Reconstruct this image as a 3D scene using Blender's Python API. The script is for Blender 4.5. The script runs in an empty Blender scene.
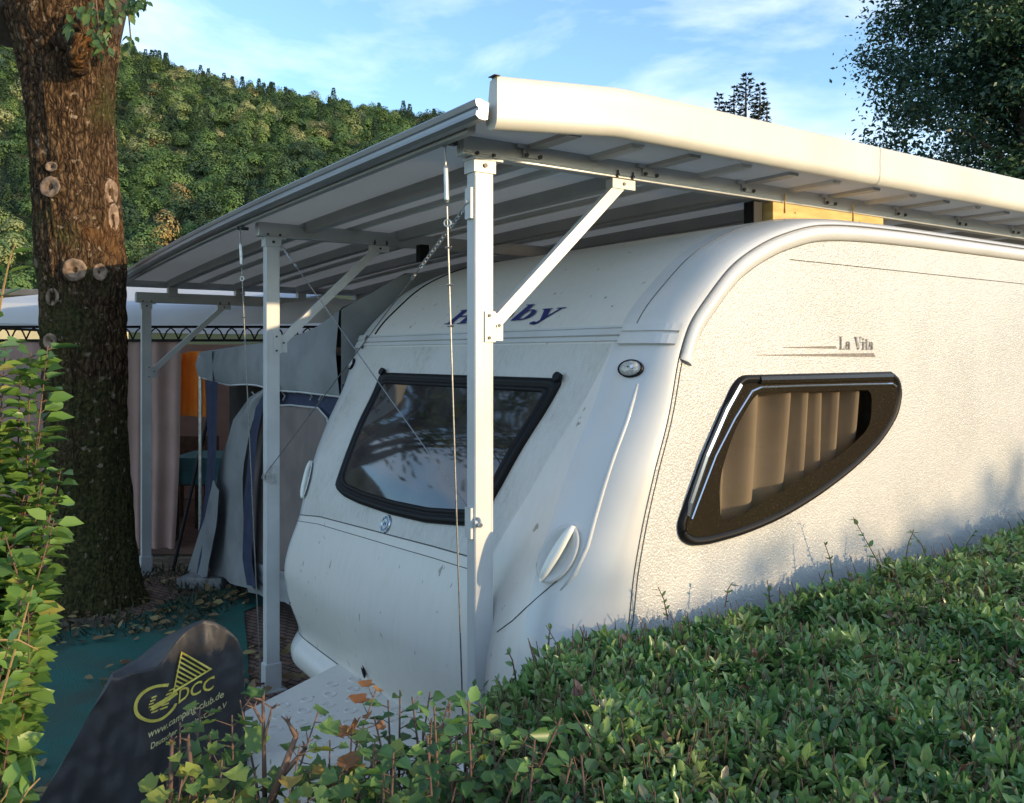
import bpy, bmesh, math, random
import numpy as np
from mathutils import Vector, Matrix, noise
R = math.radians
random.seed(7); rng = np.random.default_rng(11)
sc = bpy.context.scene
COL = sc.collection
# ------------------------------------------------------------------ camera
F, CX, YH, H = 880.0, 512.0, 356.0, 1.9
cam = bpy.data.cameras.new('camera'); camo = bpy.data.objects.new('camera', cam); COL.objects.link(camo)
camo.location = (0, 0, H); camo.rotation_euler = (R(90), 0, 0)
cam.sensor_width = 36; cam.lens = F / 1024 * 36; cam.shift_y = -45.5 / 1024
cam.clip_start = .05; cam.clip_end = 6000
sc.camera = camo
P0 = np.array([-.115, 3.17])
class Frame:
    """a level frame: u along the caravan, v away across it, z up; s scales about the eye height"""
    def __init__(self, th, s=1.0):
        t = R(th); self.a = np.array([math.cos(t), math.sin(t)]); self.b = np.array([-math.sin(t), math.cos(t)]); self.s = s
    def __call__(self, u, v, z):
        p = (P0 + u * self.a + v * self.b) * self.s
        return Vector((p[0], p[1], H + self.s * (z - H)))
    def onv(self, px, py, v):
        d = np.array([(px - CX) / F, 1.0])
        Y, u = np.linalg.solve(np.array([[d[0], -self.a[0]], [d[1], -self.a[1]]]), P0 + v * self.b)
        return u, H + (YH - py) / F * Y
    def inv(self, X, Y):
        d = np.array([X, Y]) / self.s - P0
        return float(d @ self.a), float(d @ self.b)
C = Frame(34.35)            # the carport
V = Frame(35.5, 1.06)       # the caravan
def at(px, py, Y): return Vector(((px - CX) / F * Y, Y, H + (YH - py) / F * Y))

# ------------------------------------------------------------------ materials
def mat(name, c1, c2=None, scale=6, rough=.6, metal=0, bump=0, bscale=40, detail=4, stretch=(1, 1, 1), bstretch=None, lo=.35, hi=.65, coat=0, spec=.5, c3=None):
    m = bpy.data.materials.new(name); m.use_nodes = True
    nt = m.node_tree; N = nt.nodes; L = nt.links
    p = N['Principled BSDF']; p.inputs['Roughness'].default_value = rough; p.inputs['Metallic'].default_value = metal
    p.inputs['Coat Weight'].default_value = coat; p.inputs['Specular IOR Level'].default_value = spec
    tc = N.new('ShaderNodeTexCoord')
    def noi(sc_, st, det):
        mp = N.new('ShaderNodeMapping'); mp.inputs['Scale'].default_value = st
        L.new(tc.outputs['Object'], mp.inputs['Vector'])
        n = N.new('ShaderNodeTexNoise'); n.inputs['Scale'].default_value = sc_; n.inputs['Detail'].default_value = det
        L.new(mp.outputs[0], n.inputs['Vector']); return n
    if c2 is None: p.inputs['Base Color'].default_value = (*c1, 1)
    else:
        n = noi(scale, stretch, detail); r = N.new('ShaderNodeValToRGB')
        r.color_ramp.elements[0].position = lo; r.color_ramp.elements[0].color = (*c1, 1)
        r.color_ramp.elements[1].position = hi; r.color_ramp.elements[1].color = (*c2, 1)
        if c3:
            e = r.color_ramp.elements.new((lo + hi) / 2); e.color = (*c3, 1)
        L.new(n.outputs['Fac'], r.inputs['Fac']); L.new(r.outputs[0], p.inputs['Base Color'])
    if bump:
        n = noi(bscale, bstretch or (1, 1, 1), 3); b = N.new('ShaderNodeBump'); b.inputs['Strength'].default_value = bump; b.inputs['Distance'].default_value = .01
        L.new(n.outputs['Fac'], b.inputs['Height']); L.new(b.outputs[0], p.inputs['Normal'])
    return m
def leafmat(name, stops, rough=.4, trans=.25, spec=.5):
    m = bpy.data.materials.new(name); m.use_nodes = True
    nt = m.node_tree; N = nt.nodes; L = nt.links; p = N['Principled BSDF']
    a = N.new('ShaderNodeAttribute'); a.attribute_name = 'tint'
    r = N.new('ShaderNodeValToRGB'); cr = r.color_ramp
    cr.elements[0].position, cr.elements[0].color = stops[0][0], (*stops[0][1], 1)
    cr.elements[1].position, cr.elements[1].color = stops[-1][0], (*stops[-1][1], 1)
    for pos, c in stops[1:-1]:
        e = cr.elements.new(pos); e.color = (*c, 1)
    L.new(a.outputs['Fac'], r.inputs['Fac']); L.new(r.outputs[0], p.inputs['Base Color'])
    p.inputs['Roughness'].default_value = rough; p.inputs['Specular IOR Level'].default_value = spec
    t = N.new('ShaderNodeBsdfTranslucent'); L.new(r.outputs[0], t.inputs['Color'])
    mx = N.new('ShaderNodeMixShader'); mx.inputs[0].default_value = trans
    L.new(p.outputs[0], mx.inputs[1]); L.new(t.outputs[0], mx.inputs[2]); L.new(mx.outputs[0], N['Material Output'].inputs[0])
    return m
M = {}
M['alu'] = mat('painted_aluminium', (.55, .555, .545), (.475, .48, .47), 5, .38, 0, .03, 60)
M['alu_rail'] = mat('grey_aluminium', (.50, .51, .51), (.42, .43, .43), 4, .35, .35, .03, 60)
M['zinc'] = mat('zinc_steel', (.55, .56, .57), (.38, .39, .40), 30, .35, .8)
M['bolt'] = mat('dark_bolt', (.06, .06, .06), None, rough=.5, metal=.5)
M['panel'] = mat('roof_sheet', (.66, .66, .64), (.60, .60, .58), 2, .55)
M['rib'] = mat('roof_rib', (.40, .40, .385), (.34, .34, .33), 3, .5)
M['gutter'] = mat('gutter_sheet', (.56, .54, .47), (.48, .46, .395), 4, .38, 0, .04, 9, detail=8, stretch=(1, 1, .35))
M['gel'] = mat('white_gelcoat', (.57, .575, .57), (.50, .50, .48), 3, .28, 0, 0, coat=.2, lo=.3, hi=.75)
M['rubber'] = mat('black_rubber', (.010, .010, .011), None, rough=.42, spec=.12)
M['chrome'] = mat('chrome_strip', (.62, .64, .66), None, rough=.22, metal=.9)
M['wood'] = mat('yellow_wood', (.62, .44, .17), (.50, .33, .11), 9, .7, stretch=(1, 1, 6))
M['wire'] = mat('wire_rope', (.27, .27, .26), (.17, .17, .17), 90, .4, .6)
M['navy'] = mat('navy_cloth', (.018, .026, .06), (.03, .04, .085), 12, .85, 0, .15, 300)
M['grey_cloth'] = mat('grey_awning_cloth', (.25, .26, .265), (.19, .20, .203), 4, .8, 0, .3, 9, c3=(.23, .24, .245))
M['mesh_cloth'] = mat('beige_window_blind', (.19, .155, .14), (.14, .115, .105), 5, .8, 0, .15, 8)
M['mauve'] = mat('mauve_curtain', (.40, .26, .22), (.33, .21, .175), 3, .9, 0, .2, 10)
M['gazebo_white'] = mat('white_canopy', (.75, .78, .82), (.66, .69, .74), 3, .6)
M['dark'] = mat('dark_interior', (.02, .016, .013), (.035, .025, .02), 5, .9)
M['orange'] = mat('orange_towel', (.95, .33, .05), (.88, .27, .04), 4, .9, 0, .2, 200)
M['teal'] = mat('teal_table_cloth', (.05, .16, .17), (.04, .12, .13), 6, .8)
M['brick'] = mat('grey_block', (.27, .26, .25), (.18, .175, .165), 25, .9, 0, .5, 60)
M['cover'] = mat('black_tarpaulin', (.036, .035, .038), (.058, .056, .060), 5, .55, 0, .25, 30)
M['print'] = mat('yellow_print', (.85, .72, .14), (.66, .55, .10), 40, .6)
M['print_pale'] = mat('pale_print', (.75, .68, .34), (.58, .52, .26), 40, .6)
M['blue_print'] = mat('navy_lettering', (.012, .02, .13), None, rough=.4)
M['grey_print'] = mat('grey_lettering', (.10, .085, .075), (.19, .165, .15), 60, .5)
M['seam'] = mat('dark_seam', (.09, .09, .085), None, rough=.7)
M['recess'] = mat('grey_recess', (.56, .56, .54), (.50, .50, .48), 8, .4)
M['handle'] = mat('cream_handle', (.72, .72, .66), None, rough=.35)
M['lens'] = mat('grey_lens', (.50, .50, .47), (.30, .30, .29), 120, .15, coat=.6)
M['bark_limb'] = mat('grey_bark', (.10, .075, .055), (.05, .04, .03), 8, .95, 0, .6, 20)
M['twig'] = mat('brown_twig', (.15, .085, .055), (.085, .055, .038), 20, .8)
M['stem'] = mat('pale_stem', (.30, .20, .08), (.20, .13, .05), 20, .7)
M['shed_wall'] = mat('yellow_render', (.62, .54, .33), (.56, .48, .29), 3, .8)
M['shed_roof'] = mat('grey_roofing', (.14, .14, .14), (.10, .10, .10), 4, .8)
M['tyre'] = mat('tyre_rubber', (.02, .02, .02), None, rough=.8)

def custom(name):
    m = bpy.data.materials.new(name); m.use_nodes = True
    return m, m.node_tree.nodes, m.node_tree.links, m.node_tree.nodes['Principled BSDF']
def node(N, t, **kw):
    n = N.new(t)
    for k, v in kw.items():
        if k in n.inputs: n.inputs[k].default_value = v
        else: setattr(n, k, v)
    return n
def ramp(N, stops):
    r = N.new('ShaderNodeValToRGB'); e = r.color_ramp.elements
    e[0].position, e[0].color = stops[0][0], (*stops[0][1], 1); e[1].position, e[1].color = stops[-1][0], (*stops[-1][1], 1)
    for p, c in stops[1:-1]:
        q = e.new(p); q.color = (*c, 1)
    return r
# hammered aluminium of the side wall
m, N, L, p = custom('hammered_side_sheet'); M['stucco'] = m
tc = N.new('ShaderNodeTexCoord')
n1 = node(N, 'ShaderNodeTexNoise', Scale=2.2, Detail=4.0); L.new(tc.outputs['Object'], n1.inputs['Vector'])
n9 = node(N, 'ShaderNodeTexNoise', Scale=55.0, Detail=3.0); L.new(tc.outputs['Object'], n9.inputs['Vector'])
am = node(N, 'ShaderNodeMath', operation='MULTIPLY_ADD'); am.inputs[1].default_value = .8; L.new(n9.outputs['Fac'], am.inputs[0]); L.new(n1.outputs['Fac'], am.inputs[2])
r1 = ramp(N, [(.62, (.41, .41, .395)), (.95, (.475, .475, .46)), (1.0, (.49, .49, .475))]); L.new(am.outputs[0], r1.inputs[0])
v1 = node(N, 'ShaderNodeTexNoise', Scale=135.0, Detail=1.5); L.new(tc.outputs['Object'], v1.inputs['Vector'])
b1 = node(N, 'ShaderNodeBump', Strength=.75, Distance=.005); L.new(v1.outputs['Fac'], b1.inputs['Height'])
L.new(r1.outputs[0], p.inputs['Base Color']); L.new(b1.outputs[0], p.inputs['Normal']); p.inputs['Roughness'].default_value = .28
# textured, dirty front sheet: drip streaks and speckle
m, N, L, p = custom('dirty_front_sheet'); M['front_sheet'] = m
tc = N.new('ShaderNodeTexCoord')
mp = node(N, 'ShaderNodeMapping', Scale=(60, 60, 9)); L.new(tc.outputs['Object'], mp.inputs[0])
n1 = node(N, 'ShaderNodeTexNoise', Scale=1.0, Detail=5.0, Roughness=.65); L.new(mp.outputs[0], n1.inputs['Vector'])
n2 = node(N, 'ShaderNodeTexNoise', Scale=3.0, Detail=4.0); L.new(tc.outputs['Object'], n2.inputs['Vector'])
mu = node(N, 'ShaderNodeMath', operation='MULTIPLY'); L.new(n1.outputs['Fac'], mu.inputs[0]); L.new(n2.outputs['Fac'], mu.inputs[1])
r1 = ramp(N, [(.17, (.55, .535, .49)), (.31, (.49, .475, .43)), (.44, (.34, .32, .28))]); L.new(mu.outputs[0], r1.inputs[0])
v1 = node(N, 'ShaderNodeTexNoise', Scale=150.0, Detail=1.0); L.new(tc.outputs['Object'], v1.inputs['Vector'])
b1 = node(N, 'ShaderNodeBump', Strength=.4, Distance=.005); L.new(v1.outputs['Fac'], b1.inputs['Height'])
L.new(r1.outputs[0], p.inputs['Base Color']); L.new(b1.outputs[0], p.inputs['Normal']); p.inputs['Roughness'].default_value = .4
# nose moulding: gelcoat with faint vertical dirt runs and specks
m, N, L, p = custom('nose_gelcoat'); M['nose'] = m
tc = N.new('ShaderNodeTexCoord')
mp = node(N, 'ShaderNodeMapping', Scale=(34, 34, 2.2)); L.new(tc.outputs['Object'], mp.inputs[0])
n1 = node(N, 'ShaderNodeTexNoise', Scale=1.0, Detail=4.0); L.new(mp.outputs[0], n1.inputs['Vector'])
r1 = ramp(N, [(.45, (.64, .61, .555)), (.85, (.60, .57, .515))]); L.new(n1.outputs['Fac'], r1.inputs[0])
mp2 = node(N, 'ShaderNodeMapping', Scale=(30, 30, 14)); L.new(tc.outputs['Object'], mp2.inputs[0])
n2 = node(N, 'ShaderNodeTexNoise', Scale=1.0, Detail=2.0); L.new(mp2.outputs[0], n2.inputs['Vector'])
r2 = ramp(N, [(.70, (1, 1, 1)), (.745, (.45, .42, .36))]); L.new(n2.outputs['Fac'], r2.inputs[0])
mx = node(N, 'ShaderNodeMix', data_type='RGBA', blend_type='MULTIPLY'); mx.inputs[0].default_value = 1
L.new(r1.outputs[0], mx.inputs[6]); L.new(r2.outputs[0], mx.inputs[7]); L.new(mx.outputs[2], p.inputs['Base Color'])
p.inputs['Roughness'].default_value = .33
# dark tinted acrylic
m, N, L, p = custom('dark_acrylic'); M['dark_glass'] = m
tc = N.new('ShaderNodeTexCoord')
n1 = node(N, 'ShaderNodeTexNoise', Scale=3.0, Detail=2.0); L.new(tc.outputs['Object'], n1.inputs['Vector'])
r1 = ramp(N, [(.4, (.012, .010, .010)), (.62, (.05, .045, .045))]); L.new(n1.outputs['Fac'], r1.inputs[0]); L.new(r1.outputs[0], p.inputs['Base Color'])
p.inputs['Roughness'].default_value = .04; p.inputs['Specular IOR Level'].default_value = .55
# brown tinted pane one can look through
m, N, L, p = custom('brown_acrylic'); M['brown_glass'] = m
t = node(N, 'ShaderNodeBsdfTransparent', Color=(.66, .60, .52, 1)); g = node(N, 'ShaderNodeBsdfGlossy', Color=(1, 1, 1, 1), Roughness=.03)
fr = node(N, 'ShaderNodeFresnel', IOR=1.5); mx = N.new('ShaderNodeMixShader')
L.new(fr.outputs[0], mx.inputs[0]); L.new(t.outputs[0], mx.inputs[1]); L.new(g.outputs[0], mx.inputs[2]); L.new(mx.outputs[0], N['Material Output'].inputs[0])
M['brown_border'] = mat('brown_speckled_border', (.018, .014, .009), (.09, .072, .045), 190, .16, lo=.62, hi=.74, spec=.3)
M['curtain'] = mat('beige_curtain', (.50, .49, .48), (.43, .42, .41), 4, .9)
M['lining'] = mat('cabin_lining', (.55, .58, .61), (.46, .48, .50), 3, .8)
def translucent(m_, f, col):
    N, L = m_.node_tree.nodes, m_.node_tree.links; t = node(N, 'ShaderNodeBsdfTranslucent', Color=(*col, 1)); mx = N.new('ShaderNodeMixShader'); mx.inputs[0].default_value = f
    L.new(N['Principled BSDF'].outputs[0], mx.inputs[1]); L.new(t.outputs[0], mx.inputs[2]); L.new(mx.outputs[0], N['Material Output'].inputs[0])
translucent(M['panel'], .36, (.80, .78, .74)); translucent(M['gazebo_white'], .35, (.8, .8, .8)); translucent(M['orange'], .5, (1, .42, .06)); translucent(M['curtain'], .12, (.8, .65, .5))
# bark: furrows, moss low and in patches, ochre lichen and sunlight painted upper right, pale chips
m, N, L, p = custom('tree_bark'); M['bark'] = m
tc = N.new('ShaderNodeTexCoord')
mp = node(N, 'ShaderNodeMapping', Scale=(24, 24, 7)); L.new(tc.outputs['Object'], mp.inputs[0])
n1 = node(N, 'ShaderNodeTexNoise', Scale=1.7, Detail=9.0, Roughness=.72, Distortion=.6); L.new(mp.outputs[0], n1.inputs['Vector'])
r1 = ramp(N, [(.34, (.035, .022, .013)), (.5, (.125, .080, .044)), (.66, (.27, .185, .11))]); L.new(n1.outputs['Fac'], r1.inputs[0])
mpv = node(N, 'ShaderNodeMapping', Scale=(27, 27, 8.5)); nw = node(N, 'ShaderNodeTexNoise', Scale=5.0, Detail=3.0); L.new(tc.outputs['Object'], nw.inputs['Vector'])
va = node(N, 'ShaderNodeVectorMath', operation='MULTIPLY_ADD'); va.inputs[1].default_value = (.16, .16, .16); L.new(nw.outputs['Color'], va.inputs[0]); L.new(tc.outputs['Object'], va.inputs[2]); L.new(va.outputs[0], mpv.inputs[0])
vo = node(N, 'ShaderNodeTexVoronoi', feature='DISTANCE_TO_EDGE'); vo.inputs['Scale'].default_value = 1.0; L.new(mpv.outputs[0], vo.inputs['Vector'])
rv = ramp(N, [(.0, (.26, .22, .19)), (.14, (.85, .78, .75)), (.4, (1.25, 1.2, 1.15))]); L.new(vo.outputs['Distance'], rv.inputs[0])
mv = node(N, 'ShaderNodeMix', data_type='RGBA', blend_type='MULTIPLY'); mv.inputs[0].default_value = 1; L.new(r1.outputs[0], mv.inputs[6]); L.new(rv.outputs[0], mv.inputs[7]); r1 = mv
hv_ = node(N, 'ShaderNodeMath', operation='MULTIPLY_ADD'); hv_.inputs[1].default_value = 1.6; L.new(vo.outputs['Distance'], hv_.inputs[0]); L.new(n1.outputs['Fac'], hv_.inputs[2])
n2 = node(N, 'ShaderNodeTexNoise', Scale=2.3, Detail=5.0, Roughness=.6); L.new(tc.outputs['Object'], n2.inputs['Vector'])
sx = N.new('ShaderNodeSeparateXYZ'); L.new(tc.outputs['Object'], sx.inputs[0])
mr = node(N, 'ShaderNodeMapRange'); mr.inputs[1].default_value = .2; mr.inputs[2].default_value = 2.6; mr.inputs[3].default_value = .34; mr.inputs[4].default_value = -.02; L.new(sx.outputs[2], mr.inputs[0])
ad = node(N, 'ShaderNodeMath', operation='ADD'); L.new(n2.outputs['Fac'], ad.inputs[0]); L.new(mr.outputs[0], ad.inputs[1])
rm = ramp(N, [(.52, (0, 0, 0)), (.68, (1, 1, 1))]); L.new(ad.outputs[0], rm.inputs[0])
mo = node(N, 'ShaderNodeMix', data_type='RGBA'); L.new(rm.outputs[0], mo.inputs[0]); L.new(r1.outputs[2], mo.inputs[6]); 
n5 = node(N, 'ShaderNodeTexNoise', Scale=40.0, Detail=3.0); L.new(tc.outputs['Object'], n5.inputs['Vector'])
r5 = ramp(N, [(.35, (.035, .036, .014)), (.65, (.11, .10, .035))]); L.new(n5.outputs['Fac'], r5.inputs[0]); L.new(r5.outputs[0], mo.inputs[7])
n3 = node(N, 'ShaderNodeTexNoise', Scale=1.7, Detail=4.0); L.new(tc.outputs['Object'], n3.inputs['Vector'])
ml = node(N, 'ShaderNodeMapRange'); ml.inputs[1].default_value = -.05; ml.inputs[2].default_value = .30; ml.inputs[3].default_value = -.30; ml.inputs[4].default_value = .17; L.new(sx.outputs[0], ml.inputs[0])
al = node(N, 'ShaderNodeMath', operation='ADD'); L.new(n3.outputs['Fac'], al.inputs[0]); L.new(ml.outputs[0], al.inputs[1])
rl = ramp(N, [(.52, (0, 0, 0)), (.72, (.75, .75, .75))]); lz = node(N, 'ShaderNodeMapRange'); lz.inputs[1].default_value = 1.7; lz.inputs[2].default_value = 2.6; L.new(sx.outputs[2], lz.inputs[0])
lm = node(N, 'ShaderNodeMath', operation='MULTIPLY'); L.new(al.outputs[0], lm.inputs[0]); L.new(lz.outputs[0], lm.inputs[1]); L.new(lm.outputs[0], rl.inputs[0])
lo_ = node(N, 'ShaderNodeMix', data_type='RGBA', blend_type='MIX'); L.new(rl.outputs[0], lo_.inputs[0]); L.new(mo.outputs[2], lo_.inputs[6]); lo_.inputs[7].default_value = (.30, .125, .028, 1)  # orange of the low sun painted in, with some lichen
n4 = node(N, 'ShaderNodeTexNoise', Scale=17.0, Detail=3.0); L.new(tc.outputs['Object'], n4.inputs['Vector'])
r4 = ramp(N, [(.64, (0, 0, 0)), (.68, (.85, .85, .85))]); L.new(n4.outputs['Fac'], r4.inputs[0])
ch = node(N, 'ShaderNodeMix', data_type='RGBA'); L.new(r4.outputs[0], ch.inputs[0]); L.new(lo_.outputs[2], ch.inputs[6]); ch.inputs[7].default_value = (.36, .27, .19, 1)
L.new(ch.outputs[2], p.inputs['Base Color']); p.inputs['Roughness'].default_value = .95; p.inputs['Specular IOR Level'].default_value = .15
bb = node(N, 'ShaderNodeBump', Strength=1.0, Distance=.06); L.new(hv_.outputs[0], bb.inputs['Height']); L.new(bb.outputs[0], p.inputs['Normal'])
M['scar'] = mat('cut_wood', (.27, .185, .125), (.085, .055, .035), 22, .9, 0, .5, 30)
M['scar_pit'] = mat('rotten_heart', (.06, .035, .02), None, rough=.95)
# ground
M['soil'] = mat('soil_with_litter', (.10, .075, .05), (.20, .15, .10), 9, .95, 0, .8, 25, detail=8, c3=(.08, .06, .035))
M['carpet'] = mat('teal_ground_carpet', (.016, .115, .088), (.045, .075, .055), 2.2, .95, 0, .5, 120, detail=10, lo=.42, hi=.72)
m, N, L, p = custom('brown_pavers'); M['pavers'] = m
tc = N.new('ShaderNodeTexCoord'); mp = node(N, 'ShaderNodeMapping', Rotation=(0, 0, R(34))); L.new(tc.outputs['Object'], mp.inputs[0])
bk = node(N, 'ShaderNodeTexBrick', Scale=5.0); bk.inputs['Color1'].default_value = (.24, .14, .10, 1); bk.inputs['Color2'].default_value = (.18, .11, .08, 1); bk.inputs['Mortar'].default_value = (.03, .025, .02, 1); bk.inputs['Mortar Size'].default_value = .03
L.new(mp.outputs[0], bk.inputs['Vector']); L.new(bk.outputs['Color'], p.inputs['Base Color']); p.inputs['Roughness'].default_value = .9
bb = node(N, 'ShaderNodeBump', Strength=.6, Distance=.02); L.new(bk.outputs['Fac'], bb.inputs['Height']); bb.invert = True; L.new(bb.outputs[0], p.inputs['Normal'])
M['deck'] = mat('brown_decking', (.16, .085, .055), (.09, .05, .035), 3, .8, stretch=(1, 9, 1), bump=.5, bscale=3, bstretch=(1, 9, 1))
# leaves
M['privet'] = leafmat('privet_leaf', [(0, (.034, .095, .030)), (.3, (.080, .185, .052)), (.55, (.15, .275, .078)), (.86, (.25, .34, .11)), (.90, (.28, .26, .13)), (1, (.24, .12, .07))], .28, .2)
M['viburnum'] = leafmat('broad_leaf', [(0, (.035, .085, .030)), (.5, (.075, .17, .045)), (.85, (.14, .25, .06)), (1, (.22, .17, .06))], .42, .25)
M['currant'] = leafmat('currant_leaf', [(0, (.06, .13, .035)), (.5, (.13, .22, .055)), (.8, (.27, .31, .06)), (.93, (.42, .34, .06)), (1, (.26, .12, .05))], .5, .3)
M['bright'] = leafmat('bright_leaf', [(0, (.07, .15, .035)), (.5, (.15, .27, .055)), (.9, (.25, .35, .075)), (1, (.34, .32, .08))], .38, .3)
M['ash'] = leafmat('dark_tree_leaf', [(0, (.016, .050, .030)), (.6, (.040, .095, .045)), (1, (.085, .16, .055))], .45, .2)
M['spruce'] = leafmat('spruce_needle', [(0, (.012, .026, .018)), (1, (.03, .055, .03))], .7, .05)
M['locust'] = leafmat('trunk_tree_leaf', [(0, (.05, .11, .035)), (1, (.13, .20, .05))], .5, .3)
M['litter'] = leafmat('dry_leaf', [(0, (.10, .055, .03)), (.5, (.20, .13, .06)), (1, (.30, .24, .09))], .8, .1)
M['forest'] = leafmat('forest_leaf', [(0, (.045, .080, .050)), (.22, (.070, .125, .058)), (.5, (.105, .185, .062)), (.75, (.175, .24, .085)), (.92, (.34, .36, .19)), (1, (.28, .20, .08))], .8, .25, .2)
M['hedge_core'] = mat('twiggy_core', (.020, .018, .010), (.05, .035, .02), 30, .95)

# ------------------------------------------------------------------ object helpers
ORG = {}
def thing(name, label, cat, loc, group=None, kind=None):
    o = bpy.data.objects.new(name, None); COL.objects.link(o); o.location = loc; o.empty_display_size = .2
    o['label'] = label; o['category'] = cat
    if group: o['group'] = group
    if kind: o['kind'] = kind
    ORG[o.name] = Vector(loc); return o
def tag(o, label, cat, group=None, kind=None):
    if label: o['label'] = label
    if cat: o['category'] = cat
    if group: o['group'] = group
    if kind: o['kind'] = kind
    return o
def mk(name, verts, faces, mats, parent=None, smooth=False, fm=None, loc=None, kind=None):
    """one mesh object from world-space verts; its origin is its thing's base (or loc)"""
    org = ORG[parent.name] if parent else Vector(loc or (0, 0, 0))
    me = bpy.data.meshes.new(name)
    me.from_pydata([tuple(Vector(v) - org) for v in verts], [], faces)
    for q in (mats if isinstance(mats, (list, tuple)) else [mats]): me.materials.append(q)
    if fm is not None: me.polygons.foreach_set('material_index', fm)
    if smooth: me.polygons.foreach_set('use_smooth', [True] * len(me.polygons))
    me.validate(); me.update()
    o = bpy.data.objects.new(name, me); COL.objects.link(o)
    if parent: o.parent = parent; ORG[o.name] = org
    else: o.location = org; ORG[o.name] = org
    if parent and parent.type == 'MESH': pass
    if kind: o['kind'] = kind
    return o
class MB:
    def __init__(s): s.v = []; s.f = []; s.m = []; s.mi = 0
    def add(s, vs, fs):
        k = len(s.v); s.v += [Vector(v) for v in vs]
        for f in fs: s.f.append(tuple(i + k for i in f)); s.m.append(s.mi)
        return s
    def hexa(s, fr, u0, u1, v0, v1, z0, z1):
        fn = fr if fr else (lambda x, y, z: Vector((x, y, z)))
        s.add([fn(u, v, z) for z in (z0, z1) for v in (v0, v1) for u in (u0, u1)],
              [(0, 2, 3, 1), (4, 5, 7, 6), (0, 1, 5, 4), (2, 6, 7, 3), (0, 4, 6, 2), (1, 3, 7, 5)]); return s
    def bhexa(s, fr, u0, u1, v0, v1, z0, z1, b=.004):
        """box with chamfered edges"""
        fn = fr if fr else (lambda x, y, z: Vector((x, y, z)))
        bm = bmesh.new(); bmesh.ops.create_cube(bm, size=1)
        for q in bm.verts: q.co = Vector(((u0 + u1) / 2 + q.co.x * (u1 - u0), (v0 + v1) / 2 + q.co.y * (v1 - v0), (z0 + z1) / 2 + q.co.z * (z1 - z0)))
        bmesh.ops.bevel(bm, geom=list(bm.edges), offset=b, segments=2, profile=.5, affect='EDGES')
        bm.verts.index_update()
        s.add([fn(*q.co) for q in bm.verts], [tuple(w.index for w in f.verts) for f in bm.faces]); bm.free(); return s
    def bar(s, p, q, w, h, up=Vector((0, 0, 1)), side=None):
        p, q = Vector(p), Vector(q); d = (q - p).normalized()
        if side is None: side = d.cross(up).normalized()
        side = (side - d * side.dot(d)).normalized(); n = side.cross(d).normalized()
        vs = [x + side * (a * w / 2) + n * (b * h / 2) for x in (p, q) for a, b in ((-1, -1), (1, -1), (1, 1), (-1, 1))]
        s.add(vs, [(0, 1, 2, 3), (7, 6, 5, 4), (0, 4, 5, 1), (1, 5, 6, 2), (2, 6, 7, 3), (3, 7, 4, 0)]); return s
    def tube(s, pts, r, n=8, cap=True):
        pts = [Vector(p) for p in pts]; rs = r if isinstance(r, (list, tuple)) else [r] * len(pts)
        k = len(s.v); prev = None
        for i, p in enumerate(pts):
            d = (pts[min(i + 1, len(pts) - 1)] - pts[max(i - 1, 0)]).normalized()
            if prev is None:
                a = Vector((0, 0, 1)) if abs(d.z) < .9 else Vector((1, 0, 0)); x = d.cross(a).normalized()
            else: x = (prev - d * prev.dot(d)).normalized()
            prev = x; y = d.cross(x)
            for j in range(n):
                t = 2 * math.pi * j / n; s.v.append(p + (x * math.cos(t) + y * math.sin(t)) * rs[i])
        for i in range(len(pts) - 1):
            for j in range(n):
                s.f.append((k + i * n + j, k + i * n + (j + 1) % n, k + (i + 1) * n + (j + 1) % n, k + (i + 1) * n + j)); s.m.append(s.mi)
        if cap:
            s.f.append(tuple(k + j for j in range(n))[::-1]); s.f.append(tuple(k + (len(pts) - 1) * n + j for j in range(n))); s.m += [s.mi] * 2
        return s
    def torus(s, c, ax, R_, r, n=14, m=6, stretch=None):
        c = Vector(c); ax = Vector(ax).normalized(); a = Vector((0, 0, 1)) if abs(ax.z) < .9 else Vector((1, 0, 0))
        if stretch: x = Vector(stretch[0]).normalized(); k_ = stretch[1]
        else: x = ax.cross(a).normalized(); k_ = 1
        y = ax.cross(x).normalized(); k = len(s.v)
        for i in range(n):
            t = 2 * math.pi * i / n; rad = x * math.cos(t) * k_ + y * math.sin(t); cc = c + rad * R_
            for j in range(m):
                q = 2 * math.pi * j / m; s.v.append(cc + rad.normalized() * (r * math.cos(q)) + ax * (r * math.sin(q)))
        for i in range(n):
            for j in range(m):
                s.f.append((k + i * m + j, k + ((i + 1) % n) * m + j, k + ((i + 1) % n) * m + (j + 1) % m, k + i * m + (j + 1) % m)); s.m.append(s.mi)
        return s
    def disc(s, c, ax, r, h, n=12):
        c = Vector(c); ax = Vector(ax).normalized(); return s.tube([c, c + ax * h], r, n)
    def grid(s, rows, closed=False):
        k = len(s.v); nc = len(rows[0])
        for row in rows: s.v += [Vector(p) for p in row]
        for i in range(len(rows) - 1):
            for j in range(nc if closed else nc - 1):
                s.f.append((k + i * nc + j, k + i * nc + (j + 1) % nc, k + (i + 1) * nc + (j + 1) % nc, k + (i + 1) * nc + j)); s.m.append(s.mi)
        return s
    def build(s, name, mats, parent=None, smooth=False, loc=None, kind=None):
        return mk(name, s.v, s.f, mats, parent, smooth, s.m, loc, kind)
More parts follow.
